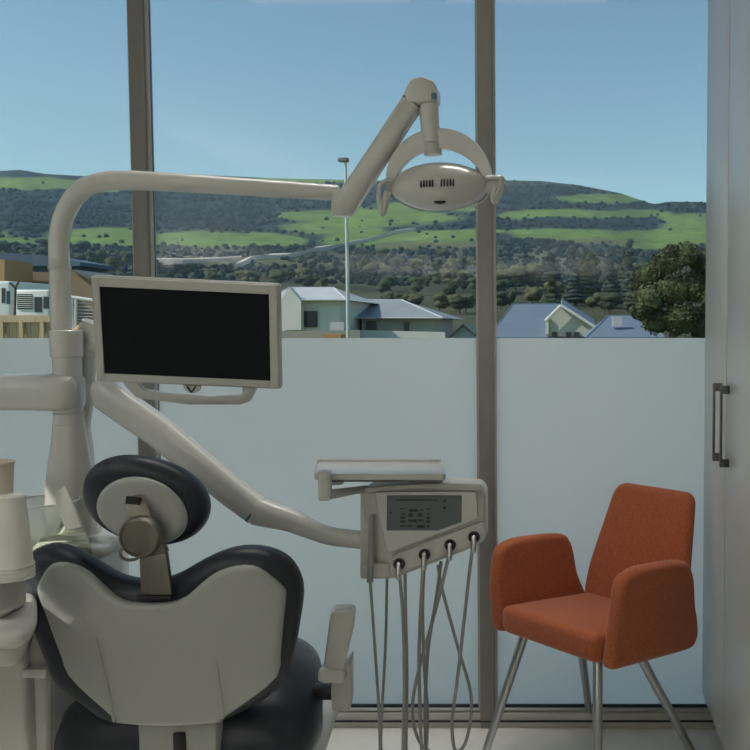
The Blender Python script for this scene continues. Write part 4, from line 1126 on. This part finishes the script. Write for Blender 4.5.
bm = B(); a = P(328, 693, YA+.05); box(bm, (a.x-.01, YA+.06, a.z), (.06, .04, .03), bev=.004); obj('armrest_joint', bm, 'black_rubber', chair)

# foot control box and pedestal cover seen between the unit and the chair seat
bm = B(); prism(bm, pxpoly([(56, 750), (60, 735), (66, 722), (78, 716), (92, 716), (100, 760), (100, 800), (56, 800)], 2.14), (0, .2, 0)); bevel_all(bm, .008)
obj('base_cover', bm, 'shell_white', chair)
bm = B(); prism(bm, pxpoly([(54, 668), (62, 672), (80, 690), (80, 712), (60, 728), (54, 735)], 2.36), (0, .06, 0)); bevel_all(bm, .006)
obj('valve_box', bm, 'unit_cream', unit)

# ------------------------------------------------------------------ small things on the unit
def cup(name, label, c, rb, rt, h, m_, group=None, inverted=False, n=28, wall=.0012):
    t = thing(name, label, 'cup', c, 0, group)
    c = Vector(c)
    if inverted: prof = [(rt+.002, 0), (rt+.0028, .003), (rt+.001, .006), (rt, .006), (rb, h-.002), (rb-.002, h), (rb-.003, h-.004), (.0, h-.004)]
    else: prof = [(.0, .003), (rb-.002, .003), (rb-.002, 0), (rb, 0), (rt, h-.004), (rt+.0022, h-.003), (rt+.0022, h), (rt, h+.001), (rt-wall, h-.002), (rb-wall, .006), (.0, .006)]
    obj('cup_wall', lathe(B(), prof, c, n, cap=False), m_, t)
    return t
ce = P(27, 577, 1.80)
# inverted stack of paper cups on the ledge block
bt = P(8, 578, 1.80); zblk = zl+.0725
ct = P(8, 497, 1.80)
hst = ct.z - zblk
xs_ = P(27.5, 577, 1.80).x - .042
for k in range(4):
    z0 = zblk + k*.008
    lab = ['lowest paper cup of the upside-down stack on the ledge', 'second paper cup from below in the upside-down stack', 'third paper cup from below in the upside-down stack', 'topmost paper cup of the upside-down stack'][k]
    cup('paper_cup', lab, (xs_, 1.815, z0), .030, .0405, hst-.024, 'paper_white', 'upside-down paper cups', True)
# upright cup behind/left
cz = P(6, 500, 1.99).z
q = P(12, 462, 2.12)
cup('paper_cup', 'upright beige paper cup behind the stacked white cups', (q.x-.041, 2.12, ztop), .028, .040, q.z-ztop, 'paper_beige', None)
# glass bowl
gb = P(42, 515, 2.20); gz = ztop
t = thing('glass_bowl', 'clear glass rinsing bowl with a thick rim on the unit', 'bowl', (gb.x, 2.20, gz))
top = P(40, 501, 2.20).z
prof = [(.0, gz+.002), (.03, gz), (.035, gz+.004), (.055, gz+(top-gz)*.4), (.075, gz+(top-gz)*.75), (.082, top-.003), (.084, top), (.081, top+.001), (.078, top-.004), (.071, gz+(top-gz)*.75), (.052, gz+(top-gz)*.42), (.03, gz+.008), (.0, gz+.007)]
obj('bowl_wall', lathe(B(), prof, (gb.x, 2.20, 0), 36, cap=False), 'clear_glass', t)
obj('bowl_rim', lathe(B(), [(.081, top-.002), (.0845, top-.001), (.0845, top+.002), (.081, top+.002)], (gb.x, 2.20, 0), 36, cap=False), 'paper_white', t)
# folded tissue
bm = B(); pts = [P(55, 492, 2.15), P(65, 485.5, 2.16), P(81, 527, 2.12), P(66, 530, 2.11), P(58, 512, 2.13)]
v0 = [bm.verts.new(p) for p in pts]; bm.faces.new(v0)
v1 = [bm.verts.new(p) for p in (P(65, 485.5, 2.162), P(72, 500, 2.20), P(83, 526, 2.18), P(81, 527, 2.122))]; bm.faces.new(v1)
bmesh.ops.solidify(bm, geom=bm.faces[:], thickness=.002)
tag(obj('paper_tissue', bm, 'paper_white', None, 20), 'folded white paper tissue standing by the glass bowl', 'tissue')
# printed napkin pack
m = mat('napkin_print', (.40, .44, .27), .7, var=.35, scale=26, col2=(.66, .66, .56), detail=2, stretch=(1, 2.2, 1))
a0, a1, a2, a3 = Pz(32, 548, ztop+.022), Pz(52, 523.5, ztop+.022), Pz(83, 524, ztop+.022), Pz(92, 546, ztop+.022)
bm = B(); prism(bm, [a0-zv*.0215, a3-zv*.0215, a2-zv*.0215, a1-zv*.0215], (0, 0, .022)); bevel_all(bm, .005)
nap = tag(obj('napkin_pack', bm, m), 'flat pack of pale napkins with green print on the worktop', 'napkins')
